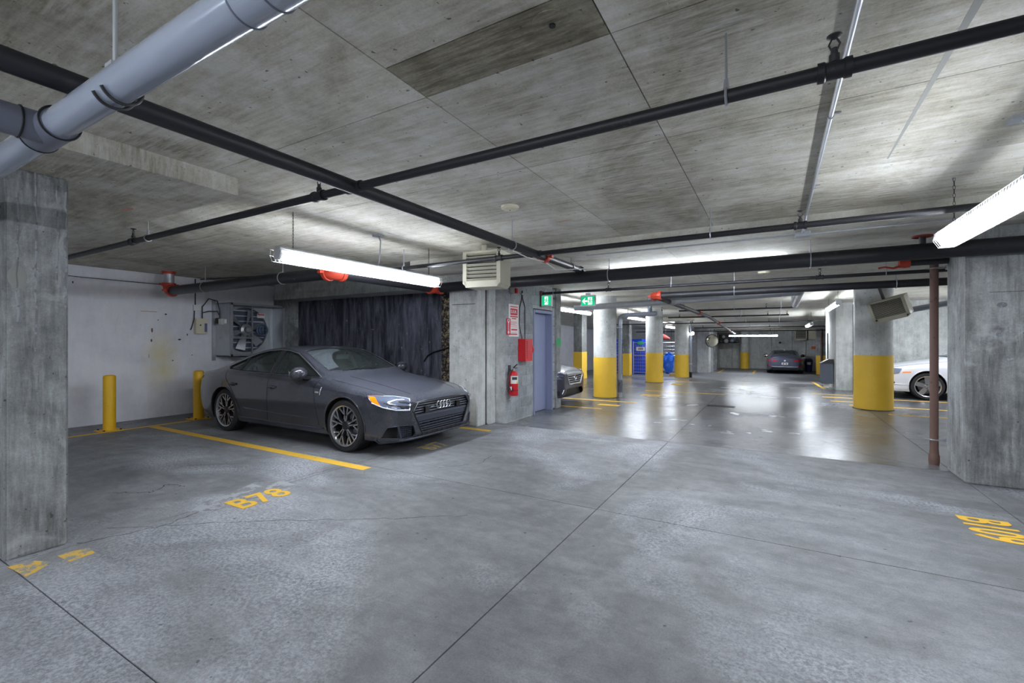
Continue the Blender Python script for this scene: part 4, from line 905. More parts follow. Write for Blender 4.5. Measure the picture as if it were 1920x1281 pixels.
tarp(-8.4,-5.0,FY0+.16,zg+.02,zg+1.84,'tarp','large deep blue tarp hung behind the mesh fence',2)
m = MB().ball((-4.55,FY0-.26,.42), .36, (.75,.4,1.4), 14, 10)
rnd = random.Random(5); m.v = [p+Vector((rnd.uniform(-.05,.05),rnd.uniform(-.05,.05),rnd.uniform(-.05,.05))) for p in m.v]
tag(m.build('tarp', 'tarp_light', sharp=10), 'crumpled bright blue tarp bundle hanging on the fence', 'tarp')
tag(bx('pallet', 'wood', (-4.5,FY0-.35,zg,-3.95,FY0-.1,zg+.14)), 'low wooden pallet at the foot of the mesh fence', 'pallet')
sb = thing('stored_bundle', 'dark reddish bundle slung from the ceiling behind the blue tarp', 'bundle', (-5.1,24.7,1.6))
MB().tube([(-5.5,24.6,2.0),(-5.3,24.65,1.85),(-5.0,24.7,1.70),(-4.75,24.7,1.62)], [.05,.12,.14,.05], 10).build('roll', 'rust_red', sb)
for x, z in ((-5.35,1.9),(-4.95,1.75)): MB().cyl((x,24.66,z),(x,24.66,zc(24.66)+.005),.012,n=6).build('sling', 'black', sb)
# convex mirror
cm = thing('convex_mirror', 'round convex traffic mirror on the pale concrete pier', 'mirror', (-3.15,29.0,1.2))
ax_ = Vector((.55,-.83,-.1)).normalized(); mc = Vector((-3.2,29.05,1.52))
MB().lathe([(.37,0),(.36,.03),(.30,.055),(.2,.075),(.1,.086),(.01,.09)], mc, ax_, 32).build('mirror_face', 'mirror_glass', cm); MB().torus(mc, ax_, .375, .018, 32, 8).build('rim', 'dark_steel', cm)
MB().tube([mc-ax_*.02, (-3.45,29.4,1.66)], .02, 8).build('arm', 'steel', cm); MB().ball(mc-ax_*.02, .36, (.95,.6,.95), 16, 8).build('shell', 'cream', cm)
# storage rack at the far left bay
rk = thing('overhead_rack', 'dark overhead storage rack with hanging gear in the far bay', 'rack', (-2.6,33,1.3))
bx('shelf', 'black', (-3.25,32.6,1.32,-1.9,33.4,1.38), rk); bx('back_panel', 'black', (-3.25,33.35,1.32,-1.9,33.4,1.98), rk); bx('top_panel', 'black', (-3.25,32.6,1.95,-1.9,33.4,2.0), rk)
for i, (x, z, r_) in enumerate(((-3.05,1.5,.12),(-2.75,1.52,.14),(-2.4,1.55,.15),(-2.1,1.5,.12),(-2.9,1.8,.1),(-2.2,1.8,.1))): MB().ball((x,32.75,z), r_, (1,.8,1), 10, 6).build('stored_item', ('dark_steel','tape_gray','louver_blue')[i % 3], rk)
# metal cabinet on a stand
cbx = thing('metal_cabinet', 'dark grey metal cabinet with sloped lid beside the far wall end', 'cabinet', (1.42,17.7,0))
bx('body', 'louver_blue', (1.28,17.5,.14,1.58,17.95,.78), cbx, .008); MB().prism([(1.26,17.48,.78),(1.60,17.48,.78),(1.60,17.48,.92),(1.48,17.48,.92)], (0,.5,0)).build('lid', 'dark_steel', cbx); bx('stand', 'white_plastic', (1.36,17.6,0,1.5,17.8,.14), cbx); MB().cyl((1.48,17.8,.9),(1.48,17.8,1.75),.018,n=8).build('conduit', 'dark_steel', cbx)
bn = thing('waste_bin', 'small dark blue bin standing behind the far coupe', 'bin', (1.82,33.6,zf(33))); MB().lathe([(.17,0),(.21,.66),(.22,.66),(.22,.70),(.19,.72)], (1.82,33.6,zf(33)), n=16).build('body', 'blue_bin', bn); bx('label', 'sign_white', (1.72,33.385,.05,1.92,33.40,.2), bn); MB().lathe([(.20,.70),(.18,.78),(.05,.82)], (1.82,33.6,zf(33)), n=16).build('lid', 'black', bn)

# ------------------------------------------------------------------ cars
def evalmesh(me, mods):
    ob = bpy.data.objects.new('tmp', me); COL.objects.link(ob)
    for typ, kw in mods:
        md = ob.modifiers.new('m', typ)
        for k, v in kw.items(): setattr(md, k, v)
    bpy.context.view_layer.update()
    out = bpy.data.meshes.new_from_object(ob.evaluated_get(bpy.context.evaluated_depsgraph_get()))
    bpy.data.objects.remove(ob); return out
BASE = dict(   # key curves along x (front +) of a five-door fastback
 xs=[2.42,2.40,2.35,2.26,2.12,1.95,1.75,1.46,1.2,1.05,.9,.75,.6,.45,.28,.1,-.1,-.35,-.6,-.9,-1.2,-1.46,-1.7,-1.9,-2.1,-2.3,-2.45,-2.53,-2.57],
 zb=([2.42,2.36,2.25,2.0,-2.0,-2.2,-2.45,-2.57],[.27,.20,.175,.17,.17,.20,.27,.40]),
 wl=([2.42,2.36,2.26,2.12,1.95,1.46,1.05,-1.0,-1.46,-1.9,-2.2,-2.45,-2.57],[.60,.74,.82,.875,.90,.925,.905,.905,.93,.925,.89,.80,.64]),
 wm=([2.42,2.36,2.26,2.12,1.95,1.46,.75,-.9,-1.46,-1.9,-2.2,-2.45,-2.57],[.63,.77,.845,.895,.925,.955,.945,.948,.960,.952,.915,.84,.68]),
 ws=([2.42,2.36,2.26,2.12,1.95,1.46,.75,-1.46,-1.9,-2.2,-2.45,-2.57],[.61,.745,.82,.87,.90,.932,.932,.942,.925,.88,.80,.65]),
 zs=([2.42,2.36,2.26,2.0,1.46,.75,-.35,-1.46,-1.9,-2.2,-2.45,-2.57],[.625,.655,.69,.74,.80,.825,.845,.87,.885,.90,.90,.86]),
 wb=([2.42,2.36,2.26,2.0,1.46,1.05,.75,.1,-.35,-.9,-1.46,-1.9,-2.2,-2.45,-2.57],[.57,.665,.725,.775,.80,.81,.84,.865,.87,.87,.86,.82,.77,.70,.60]),
 zl=([2.42,2.36,2.26,2.0,1.46,1.05,.75,.1,-.35,-.9,-1.46,-1.9,-2.2,-2.45,-2.57],[.685,.72,.755,.815,.895,.94,.955,.965,.97,.98,.99,.985,.97,.955,.90]),
 wr=([2.42,2.36,2.26,2.0,1.46,1.05,.9,.75,.6,.45,.28,.1,-.35,-.9,-1.46,-1.9,-2.2,-2.45,-2.57],[.42,.50,.54,.555,.575,.67,.735,.755,.735,.71,.675,.645,.62,.605,.615,.63,.62,.58,.5]),
 zr=([2.42,2.36,2.26,2.0,1.46,1.05,.9,.75,.6,.45,.28,.1,-.1,-.35,-.9,-1.46,-1.9,-2.2,-2.45,-2.57],[.70,.738,.775,.838,.928,.978,1.0,1.055,1.125,1.195,1.27,1.335,1.37,1.385,1.335,1.20,1.075,.99,.965,.91]),
 zt=([2.42,2.36,2.26,2.0,1.46,1.15,1.05,.9,.75,.6,.45,.28,.1,-.1,-.35,-.9,-1.46,-1.9,-2.2,-2.38,-2.45,-2.57],[.705,.748,.79,.858,.955,.998,1.02,1.095,1.165,1.232,1.295,1.352,1.395,1.417,1.425,1.385,1.26,1.13,1.035,.99,.995,.92]))
class Car:
    def __init__(s, name, label, paint, loc, rotz, S=(1,1,1), K=None, level=2, wheel_r=.352, axles=(1.463,-1.463), track=.80, cab=True):
        s.root = thing(name, label, 'car', loc, rotz); s.S = S; s.K = K or BASE; s.paint = paint; s.axles = axles; s.wr_ = wheel_r; s.track = track
        K = s.K; I_ = lambda k, x: float(np.interp(x, K[k][0][::-1], K[k][1][::-1]))
        s.I = I_; vs = []; half = []
        for x in K['xs']:
            zb, wl, wm, ws, zs, wb, zl, wr, zr, zt = (I_(k, x) for k in ('zb','wl','wm','ws','zs','wb','zl','wr','zr','zt'))
            half.append([(0,zb),(wl*.75,zb),(wl*.97,zb+.02),(wl,zb+.09),(wl*.5+wm*.5-.005,.40),(wm,.56),(wm*.996,.68),(ws,zs),((ws+wb)/2+.012,(zs+zl)/2+.015),(wb,zl),
                         (wb*.48+wr*.52+(.012 if 1.0 > x > -1.9 else 0),zl*.48+zr*.52),(wr,zr),(wr*.80,zr+(zt-zr)*.50),(wr*.42,zr+(zt-zr)*.88),(0,zt)])
        n = len(half[0]); m = MB()
        for x, h in zip(K['xs'], half):
            m.v += [Vector((x, y, z)) for y, z in h]+[Vector((x, -y, z)) for y, z in h[-2:0:-1]]
        N = 2*n-2; ns = len(half)
        for i in range(ns-1):
            for j in range(N): m.f.append((i*N+j, i*N+(j+1) % N, (i+1)*N+(j+1) % N, (i+1)*N+j))
        for e in (0, ns-1):
            L_ = lambda j: e*N+j; Rr = lambda j: e*N+(N-j) % N
            for j in range(n-1):
                q = [L_(j), L_(j+1), Rr(j+1), Rr(j)]; q2 = []
                [q2.append(k) for k in q if k not in q2]; m.f.append(tuple(q2))
        me = m.mesh('shell', False)
        cr = me.attributes.new('crease_edge', 'FLOAT', 'EDGE'); val = []
        for e in me.edges:
            a, b = e.vertices; ja, jb = a % N, b % N; ja, jb = min(ja, N-ja), min(jb, N-jb); x = (me.vertices[a].co.x+me.vertices[b].co.x)/2; c = 0
            if ja == jb and a//N != b//N: c = {2:.5, 3:.45, 7:.55, 9:.75 if x < 1 else .5, 11:.55 if x > .05 else .35}.get(ja, 0)
            elif a//N == b//N and a//N in (0, ns-1): c = .35
            val.append(c)
        cr.data.foreach_set('value', val)
        s.shell = evalmesh(me, [('SUBSURF', dict(levels=level, render_levels=level))])
        s.bvh = BVHTree.FromPolygons([v.co for v in s.shell.vertices], [p.vertices for p in s.shell.polygons]); s.cut = []
    def M(s, o):
        """apply the size factors"""
        o.data.transform(Matrix.Diagonal((*s.S, 1))); return o
    def snap(s, p, off=0):
        q, nrm, _, _ = s.bvh.find_nearest(Vector(p)); return q+nrm*off
    def hit(s, o, d):
        q, nrm, i, dist = s.bvh.ray_cast(Vector(o), Vector(d)); return q
    def side(s, x, z, sg=-1, off=0):
        q = s.hit((x, sg*3, z), (0,-sg,0)); return (q if q else Vector((x,sg*.9,z)))+Vector((0,sg*off,0))
    def front(s, y, z, off=0, sg=1):
        q = s.hit((sg*5, y, z), (-sg,0,0)); return (q if q else Vector((sg*2.3,y,z)))+Vector((sg*off,0,0))
    def top(s, x, y, off=0):
        q = s.hit((x, y, 4), (0,0,-1)); return q+Vector((0,0,off))
    def mb(s, m, name, mat, parent=None, **kw): return s.M(m.build(name, mat, parent or s.root, True, **kw))
    def patch(s, name, pts, mat, off=.004, th=0, parent=None, sub=3):
        me = bpy.data.meshes.new(name); bm = bmesh.new()
        bmv = [bm.verts.new(s.snap(p)) for p in pts]; bm.faces.new(bmv)
        bmesh.ops.triangulate(bm, faces=bm.faces)
        bmesh.ops.subdivide_edges(bm, edges=bm.edges, cuts=sub, use_grid_fill=True); bmesh.ops.triangulate(bm, faces=bm.faces)
        for v_ in bm.verts: v_.co = s.snap(v_.co, off)
        bmesh.ops.recalc_face_normals(bm, faces=bm.faces)
        bm.to_mesh(me); bm.free(); return s.M(link(name, me, mat, parent or s.root, None, True, 60))
    def trim(s, name, pts, mat, r=.006, off=0, closed=False, n=6, sub=4, parent=None):
        P_ = []; k = len(pts)
        for i in range(k if closed else k-1):
            a, b = Vector(pts[i]), Vector(pts[(i+1) % k])
            for j in range(sub): P_.append(s.snap(a.lerp(b, j/sub), off))
        if not closed: P_.append(s.snap(pts[-1], off))
        return s.mb(MB().tube(P_, r, n, closed), name, mat, parent)
    def cutter(s, m, mat='black'):
        me = m.mesh('cut'); me.materials.append(MATS[mat]); ob = bpy.data.objects.new('cut', me); COL.objects.link(ob); s.cut.append(ob)
    def wells(s, rad):
        for x in s.axles:
            for sg in (-1, 1): s.cutter(MB().cyl((x,sg*.58,s.wr_),(x,sg*1.3,s.wr_),rad,n=48))
    def cabin(s, side_polys, ws, rw, xf=1.0, xr=-1.9):
        m = MB(); X_ = list(np.linspace(xf, xr, 16)); n = 0; vs = []
        for x in X_:
            wb, zl, wr, zr, zt = (s.I(k, x) for k in ('wb','zl','wr','zr','zt'))
            h = [(0,.38),(.74,.38),(wb-.06,zl-.05),(min(wr,wb)-.05,max(zr-.055,zl-.03)),(.3*wr+.0,max(zt-.06,zl-.01)),(0,max(zt-.055,zl))]
            m.v += [Vector((x,y,z)) for y, z in h]+[Vector((x,-y,z)) for y, z in h[-2:0:-1]]; n = 2*len(h)-2
        for i in range(len(X_)-1):
            for j in range(n): m.f.append((i*n+j, i*n+(j+1) % n, (i+1)*n+(j+1) % n, (i+1)*n+j))
        m.f += [tuple(range(n)), tuple(reversed(range((len(X_)-1)*n, len(X_)*n)))]
        s.cutter(m, 'cabin_trim')
        for poly in side_polys: s.cutter(MB().prism([(x,-1.4,z) for x, z in poly], (0,2.8,0)))
        for poly, z0 in ((ws, .93), (rw, .95)):
            if poly: s.cutter(MB().prism([(x,y,z0) for x, y in poly], (0,0,1)))
        for k, (poly, kind) in enumerate([(p, 'side') for p in side_polys]+[(ws,'top'),(rw,'top')]):
            if not poly: continue
            c = Vector((sum(p[0] for p in poly)/len(poly), sum(p[1] for p in poly)/len(poly)))
            big = [Vector(p)+(Vector(p)-c).normalized()*.03 for p in poly]
            def inside(x, y):
                r_ = False; j = len(big)-1
                for i in range(len(big)):
                    if (big[i].y > y) != (big[j].y > y) and x < (big[j].x-big[i].x)*(y-big[i].y)/(big[j].y-big[i].y)+big[i].x: r_ = not r_
                    j = i
                return r_
            for sg in ((-1, 1) if kind == 'side' else (0,)):
                bm = bmesh.new(); bm.from_mesh(s.shell); kill = []
                for f_ in bm.faces:
                    cc = f_.calc_center_median()
                    ok = (inside(cc.x, cc.z) and cc.y*sg > .3) if kind == 'side' else (inside(cc.x, cc.y) and cc.z > .9)
                    if not ok: kill.append(f_)
                bmesh.ops.delete(bm, geom=kill, context='FACES')
                for v_ in bm.verts: v_.co -= v_.normal*.012
                me = bpy.data.meshes.new('window'); bm.to_mesh(me); bm.free()
                nm = 'side_window' if kind == 'side' else ('windshield' if k == len(side_polys) else 'rear_window')
                s.M(link(nm, me, 'glass', s.root, None, True, 60))
    def finish(s):
        me = s.shell.copy(); me.materials.clear(); me.materials.append(MATS[s.paint])
        me = evalmesh(me, [('BOOLEAN', dict(operation='DIFFERENCE', object=c, solver='EXACT', material_mode='TRANSFER')) for c in s.cut])
        for c in s.cut: bpy.data.objects.remove(c)
        me.name = 'body'; s.body = s.M(link('body', me, None, s.root, None, True, 40)); return s.body
    def wheels(s, style, which=None):
        r = s.wr_; rim = r*.765
        for ax in s.axles:
            for sg in (-1, 1):
                y0_ = sg*(s.track+.0); w_ = thing_part('wheel', s.root); w_.location = (ax*s.S[0], y0_*s.S[1], r*s.S[2])
                D_ = (0,sg,0); hw = .125
                def pt(m, nm, mt): return m.build(nm, mt, w_, True)
                pt(MB().lathe([(rim,-hw+.01),(r*.93,-hw),(r*.985,-hw+.025),(r,-hw+.05),(r,hw-.05),(r*.985,hw-.025),(r*.93,hw),(rim+.006,hw-.004),(rim,hw-.012)], (0,0,0), D_, 56, True), 'tyre', 'tyre')
                tr_ = MB()
                for k in range(64):
                    a = 2*math.pi*k/64; c_, s_ = math.cos(a), math.sin(a)
                    tr_.obox((c_*r, 0, s_*r), (.004,.20,.010), Matrix.Rotation(-a, 3, 'Y'))
                pt(tr_, 'tread', 'black')
                pt(MB().lathe([(rim-.022,hw-.06),(rim-.012,hw-.006),(rim+.004,hw+.002),(rim+.006,hw-.006),(rim-.004,hw-.06)], (0,0,0), D_, 48, True), 'rim_lip', 'rim_silver')
                pt(MB().lathe([(rim-.02,-.08),(rim-.015,.07),(rim-.03,.07),(rim-.04,-.08)], (0,0,0), D_, 40, True), 'rim_barrel', 'rim_dark')
                pt(MB().lathe([(.03,-.02),(r*.52,-.02),(r*.52,.0),(.03,.0)], (0,0,0), D_, 32), 'brake_disc', 'steel')
                yf = sg*(hw-.025)
                def spoke(a0, a1, r0, r1, w0, w1, mt, nm, y_a, th):
                    p0 = Vector((math.cos(a0)*r0,0,math.sin(a0)*r0)); p1 = Vector((math.cos(a1)*r1,0,math.sin(a1)*r1)); d_ = (p1-p0).normalized(); nn = Vector((-d_.z,0,d_.x))
                    q = [p0-nn*w0, p1-nn*w1, p1+nn*w1, p0+nn*w0]
                    return [v+Vector((0,y_a,0)) for v in q], Vector((0,-sg*th,0))
                if style == 'fork':
                    for k in range(5):
                        a = 2*math.pi*k/5+.3; md, ms = MB(), MB()
                        for (b0, b1, r0, r1) in ((-.16,-.16,.05,rim-.01),(.16,.16,.05,rim-.01),(-.13,-.50,.14,rim-.01),(.13,.50,.14,rim-.01)):
                            q, e = spoke(a+b0, a+b1, r0, r1, .012, .017, 0, 0, yf-sg*.006, .045); md.prism(q, e)
                            q, e = spoke(a+b0, a+b1, r0, r1, .007, .010, 0, 0, yf, .008); ms.prism(q, e)
                        pt(md, 'spoke', 'rim_dark'); pt(ms, 'spoke_face', 'rim_silver')
                    pt(MB().lathe([(.075,.0),(.075,hw-.04),(.055,hw-.02),(.03,hw-.018)], (0,0,0), D_, 24), 'hub', 'rim_dark')
                else:
                    for k in range(5):
                        a = 2*math.pi*k/5+.3; q, e = spoke(a, a, .05, rim-.01, .045, .058, 0, 0, yf, .03); pt(MB().prism(q, e), 'spoke', 'rim_silver')
                    pt(MB().lathe([(.08,.0),(.08,hw-.03),(.03,hw-.015)], (0,0,0), D_, 24), 'hub', 'rim_silver')
                nu = MB()
                for k in range(5):
                    a = 2*math.pi*k/5; nu.lathe([(.010,hw-.03),(.010,hw-.012)], (math.cos(a)*.05,0,math.sin(a)*.05), D_, 8)
                pt(nu, 'wheel_nuts', 'dark_steel')
    def mirrors(s, x, z, mat, y=.98, sides=(-1,1)):
        for sg in sides:
            m = MB().ball((x,sg*(y+.06),z), .13, (.66,1.0,.74), 18, 12)
            m.v = [Vector((min(p.x, x+.07) if False else p.x, p.y, p.z+(x-p.x)*-.15)) for p in m.v]
            o = s.mb(m, 'door_mirror', mat); s.mb(MB().tube([(x+.02,sg*(y-.11),z-.085),(x+.01,sg*(y-.02),z-.075),(x,sg*(y+.05),z-.05)], [.03,.025,.03], 10), 'mirror_arm', 'black_gloss', o)
            s.mb(MB().prism([(x-.075,sg*(y-.035),z-.06),(x-.075,sg*(y+.15),z-.05),(x-.075,sg*(y+.16),z+.045),(x-.075,sg*(y-.035),z+.055)], (.01,0,0)), 'mirror_glass', 'mirror_glass', o)
    def seats(s, xs, mat='seat'):
        for x, ys in xs:
            for y in ys:
                m = MB(); Rm = Matrix.Rotation(R(-18), 3, 'Y')
                m.obox((x,y,.50), (.50,.50,.14)); m.obox((x-.30,y,.80), (.13,.48,.60), Rm); o = s.mb(m, 'seat', mat, bevel=.045)
                s.mb(MB().obox((x-.42,y,1.175), (.09,.27,.19), Rm).cyl((x-.385,y-.07,1.02),(x-.40,y-.07,1.12),.008).cyl((x-.385,y+.07,1.02),(x-.40,y+.07,1.12),.008), 'headrest', mat, o, bevel=.03)
    def dash(s, x, wheel_y=.37):
        s.mb(MB().prism([(x+.30,-.72,.60),(x-.05,-.72,.60),(x-.10,-.72,.86),(x+.05,-.72,.93),(x+.30,-.72,.95)], (0,1.44,0)), 'dashboard', 'seat')
        o = s.mb(MB().torus((x-.24,wheel_y,.90), (-.9,0,.42), .185, .016, 28, 8), 'steering_wheel', 'black'); s.mb(MB().obox((x-.24,wheel_y,.90), (.05,.34,.07), Matrix.Rotation(R(-25),3,'Y')).cyl((x-.22,wheel_y,.90),(x,wheel_y,.82),.035), 'steering_hub', 'seat', o)
def thing_part(name, parent):
    o = bpy.data.objects.new(name, None); COL.objects.link(o); o.parent = parent; o.empty_display_size = .05; return o

# ---- charcoal fastback
car = Car('car', 'dusty charcoal fastback car with ringed grille parked by the pier', 'paint_charcoal', (-6.42,5.06,0), 0, (.985,1,1), level=3)
SW = [[(.80,.985),(.45,1.145),(.14,1.278),(-.08,1.325),(-.20,1.335),(-.20,.995)],
      [(-.30,1.0),(-.30,1.338),(-.65,1.322),(-.92,1.28),(-1.16,1.215),(-1.16,1.012)],
      [(-1.19,1.014),(-1.19,1.205),(-1.38,1.14),(-1.56,1.065),(-1.50,1.028)]]
WS = [(.83,-.66),(.45,-.625),(.16,-.575),(.12,0),(.16,.575),(.45,.625),(.83,.66),(.95,.38),(1.0,0),(.95,-.38)]
RW = [(-.85,-.50),(-1.85,-.52),(-1.85,.52),(-.85,.50)]
car.wells(.385); car.cabin(SW, WS, RW)
GR = [(-.52,.678),(.52,.678),(.605,.575),(.45,.285),(-.45,.285),(-.605,.575)]
car.cutter(MB().prism([(2.30,y,z) for y, z in GR], (.4,0,0)))
for sg in (-1, 1):
    IN = [(.555,.285),(.60,.40),(.80,.405),(.855,.385),(.87,.235),(.60,.235)]
    car.cutter(MB().prism([(2.07 if y > .7 else 2.24,sg*y,z) for y, z in IN], (.5,0,0)))
car.finish(); car.wheels('fork')
gw = lambda z: float(np.interp(z, [.285,.575,.678], [.45,.605,.52]))
# grille
def fbar(z, hz, off, mat, name, dep=.02, w_=None, par=None):
    w2_ = w_ or gw(z)-.004; return car.mb(MB().sweep([car.front(y, z, off) for y in np.linspace(-w2_, w2_, 15)], hz, (1,0,0), dep), name, mat, par)
gl_ = car.mb(MB().prism([(2.297,y,z) for y, z in GR], (.006,0,0)), 'grille', 'black')
for z in (.648,.615,.582,.549): fbar(z, .0075, -.022, 'dark_chrome', 'grille_bar', par=gl_)
fbar(.478, .050, -.012, 'grille_plastic', 'plate_panel', .02, par=gl_); fbar(.505, .003, -.008, 'dark_chrome', 'panel_line', .02, par=gl_)
for z in (.408,.372,.338,.308): fbar(z, .010, -.018, 'grille_plastic', 'grille_bar', par=gl_)
for y in np.linspace(-.4,.4,11): car.mb(MB().box(2.31,y-.004,.29,2.36,y+.004,.41), 'grille_mesh', 'black', gl_)
car.mb(MB().tube([car.front(y, z, .001) for (y, z) in sum([[(a[0]+(b[0]-a[0])*t_/6, a[1]+(b[1]-a[1])*t_/6) for t_ in range(6)] for a, b in zip(GR, GR[1:]+GR[:1])], [])], .010, 8, closed=True), 'grille_frame', 'rim_dark', gl_)
for y in (-.34,.34): car.mb(MB().obox(tuple(car.front(y,.575,-.01)), (.03,.10,.085)), 'sensor_block', 'black_gloss', gl_, bevel=.008)
for i in range(4): car.mb(MB().torus(tuple(car.front((i-1.5)*.068,.607,.006)), (1,0,.12), .047, .0075, 28, 8), 'emblem_ring', 'chrome', gl_)
car.mb(MB().obox(tuple(car.front(-.22,.595,-.012)), (.01,.07,.012)), 'badge', 'chrome', gl_)
car.mb(MB().sweep([car.front(y,.262,-.004) for y in np.linspace(-.50,.50,15)], .020, (1,0,0), .03), 'lower_grille', 'black')
for y in np.linspace(-.42,.42,9): car.mb(MB().obox(tuple(car.front(y,.262,0)), (.012,.008,.040)), 'lower_grille_rib', 'grille_plastic')
for sg in (-1, 1):
    HL = [(2.345,.64,.600),(2.31,.60,.672),(2.22,.70,.715),(2.08,.80,.750),(1.87,.885,.778),(1.98,.90,.690),(2.14,.86,.640),(2.27,.76,.610)]
    HL = [(x, sg*y, z) for x, y, z in HL]
    hl = car.patch('headlight', HL, 'lens_clear', .003, sub=4)
    car.trim('daytime_light', [HL[1],HL[0],HL[7],HL[6],HL[5]], 'drl', .0075, .006, parent=hl); car.trim('daytime_light', [HL[1],HL[2],HL[3]], 'drl', .005, .006, parent=hl)
    car.patch('side_marker', [(1.90,sg*.89,.772),(1.99,sg*.87,.764),(2.11,sg*.86,.655),(2.0,sg*.90,.692)], 'amber', .009, parent=hl)
    car.trim('headlight_edge', HL, 'chrome', .004, .003, True, parent=hl)
    # lower intake
    q = lambda y, z: car.front(sg*y, z)
    it = car.mb(MB().tube([q(y,z) for y, z in ((.565,.29),(.605,.398),(.70,.405),(.80,.40),(.85,.385),(.868,.24),(.74,.235),(.60,.24))], .008, 8, True), 'intake_frame', 'grille_plastic')
    for i in range(6): car.mb(MB().sweep([car.front(sg*y,.255+i*.024,-.035) for y in np.linspace(.60,.76,5)], .004, (1,0,0), .01), 'intake_mesh', 'grille_plastic', it)
    for i in range(7): car.mb(MB().obox(tuple(car.front(sg*(.605+i*.025),.315,-.04)), (.01,.005,.13)), 'intake_mesh', 'grille_plastic', it)
    car.mb(MB().tube([car.front(sg*.775,.395,-.01), car.front(sg*.74,.245,-.01)], .014, 6), 'intake_blade', 'grille_plastic', it)
    # side details
    for poly in SW: car.mb(MB().tube([car.side(x,z,sg,.001) for x, z in sum([[(a[0]+(b[0]-a[0])*t_/4, a[1]+(b[1]-a[1])*t_/4) for t_ in range(4)] for a, b in zip(poly, poly[1:]+poly[:1])], [])], .007, 6, True), 'window_seal', 'black')
    DLO = [(.86,.970),(.46,1.16),(.14,1.296),(-.12,1.338),(-.35,1.350),(-.65,1.338),(-.95,1.29),(-1.25,1.205),(-1.62,1.065)]
    car.mb(MB().tube([car.side(x,z,sg,.002) for x, z in DLO], .006, 6), 'window_trim', 'chrome'); car.mb(MB().tube([car.side(x,z,sg,.002) for x, z in ((.86,.970),(.2,.980),(-.4,.988),(-1.1,1.0),(-1.5,1.018),(-1.62,1.065))], .005, 6), 'window_trim', 'dark_chrome')
    for sm in ([(.86,.93),(.84,.80),(.90,.55),(.93,.32),(.80,.27)], [(-.25,.98),(-.25,.80),(-.26,.5),(-.29,.27)], [(-1.52,1.0),(-1.40,.88),(-1.30,.78),(-1.13,.62),(-1.02,.45),(-1.0,.27)], [(.80,.272),(.2,.27),(-.5,.27),(-1.0,.272)]):
        P2 = []
        for a, b in zip(sm, sm[1:]): P2 += [car.side(a[0]+(b[0]-a[0])*t_/6, a[1]+(b[1]-a[1])*t_/6, sg, -.001) for t_ in range(6)]
        car.mb(MB().tube(P2+[car.side(*sm[-1], sg, -.001)], .0045, 5), 'door_seam', 'black')
    for hx in (-.13,-1.18):
        car.mb(MB().ball(tuple(car.side(hx,.79,sg,-.004)), .06, (1.5,.25,.5), 14, 8), 'handle_recess', 'black'); p0, p1 = car.side(hx+.085,.797,sg,.0), car.side(hx-.085,.80,sg,.0)
        car.mb(MB().tube([p0, p0.lerp(p1,.15)+Vector((0,sg*.026,0)), p0.lerp(p1,.85)+Vector((0,sg*.026,0)), p1], .013, 8), 'door_handle', 'paint_charcoal')
    car.trim('hood_seam', [(1.05,sg*.79,.95),(1.46,sg*.795,.90),(1.8,sg*.785,.85),(2.1,sg*.755,.79),(2.25,sg*.62,.77)], 'black', .0035)
    car.trim('fender_vent', [(1.00,sg*.94,.86),(.985,sg*.95,.74)], 'chrome', .006, .002); car.mb(MB().obox(tuple(car.side(.92,.775,sg,.003)), (.08,.006,.022)), 'fender_badge', 'chrome')
    car.trim('sill_line', [(1.02,sg*.93,.27),(.3,sg*.93,.265),(-1.0,sg*.93,.27)], 'grille_plastic', .014, .004)
    car.trim('crease_line', [(.75,sg*.94,.395),(.0,sg*.945,.40),(-.9,sg*.95,.425)], 'paint_charcoal', .010, -.003)
    for ax in car.axles:
        car.mb(MB().tube([car.side(ax+math.cos(R(a))*.392, car.wr_+math.sin(R(a))*.392, sg, .002) for a in range(-8,189,7)], .010, 6), 'arch_lip', 'paint_charcoal')
    car.trim('hood_crease', [(1.15,sg*.55,1.0),(1.6,sg*.53,.93),(2.0,sg*.52,.85),(2.25,sg*.48,.785)], 'paint_charcoal', .009, -.004)
    tl = car.patch('tail_light', [(-2.46,sg*.30,.88),(-2.40,sg*.80,.90),(-2.25,sg*.88,.885),(-2.38,sg*.82,.83),(-2.5,sg*.3,.83)], 'tail_red', .004)
car.mb(MB().tube([car.front(y,.672,-.012)+Vector((-.02,0,.03)) for y in np.linspace(-.52,.52,11)], .004, 5), 'hood_front_seam', 'black')
P3 = [car.front(y,.215,.014) if abs(y) < .80 else car.snap((2.02,y,.215),.014) for y in list(np.linspace(-.90,.90,23))]
car.mb(MB().tube(P3, .018, 8), 'front_lip', 'grille_plastic')
car.mirrors(.63,1.025,'paint_charcoal', .96); car.seats([(.05,(-.38,.38)),(-.85,(-.36,.36))]); car.dash(.62)
car.mb(MB().obox((.30,0,1.235), (.03,.24,.07), Matrix.Rotation(R(10),3,'Y')).cyl((.33,0,1.25),(.38,0,1.30),.008), 'rear_view_mirror', 'white_plastic')
car.mb(MB().tube([car.top(x,y,.003) for x, y in ((.83,-.665),(.45,-.63),(.15,-.58),(.11,0),(.15,.58),(.45,.63),(.83,.665))], .006, 6), 'windshield_trim', 'dark_chrome')
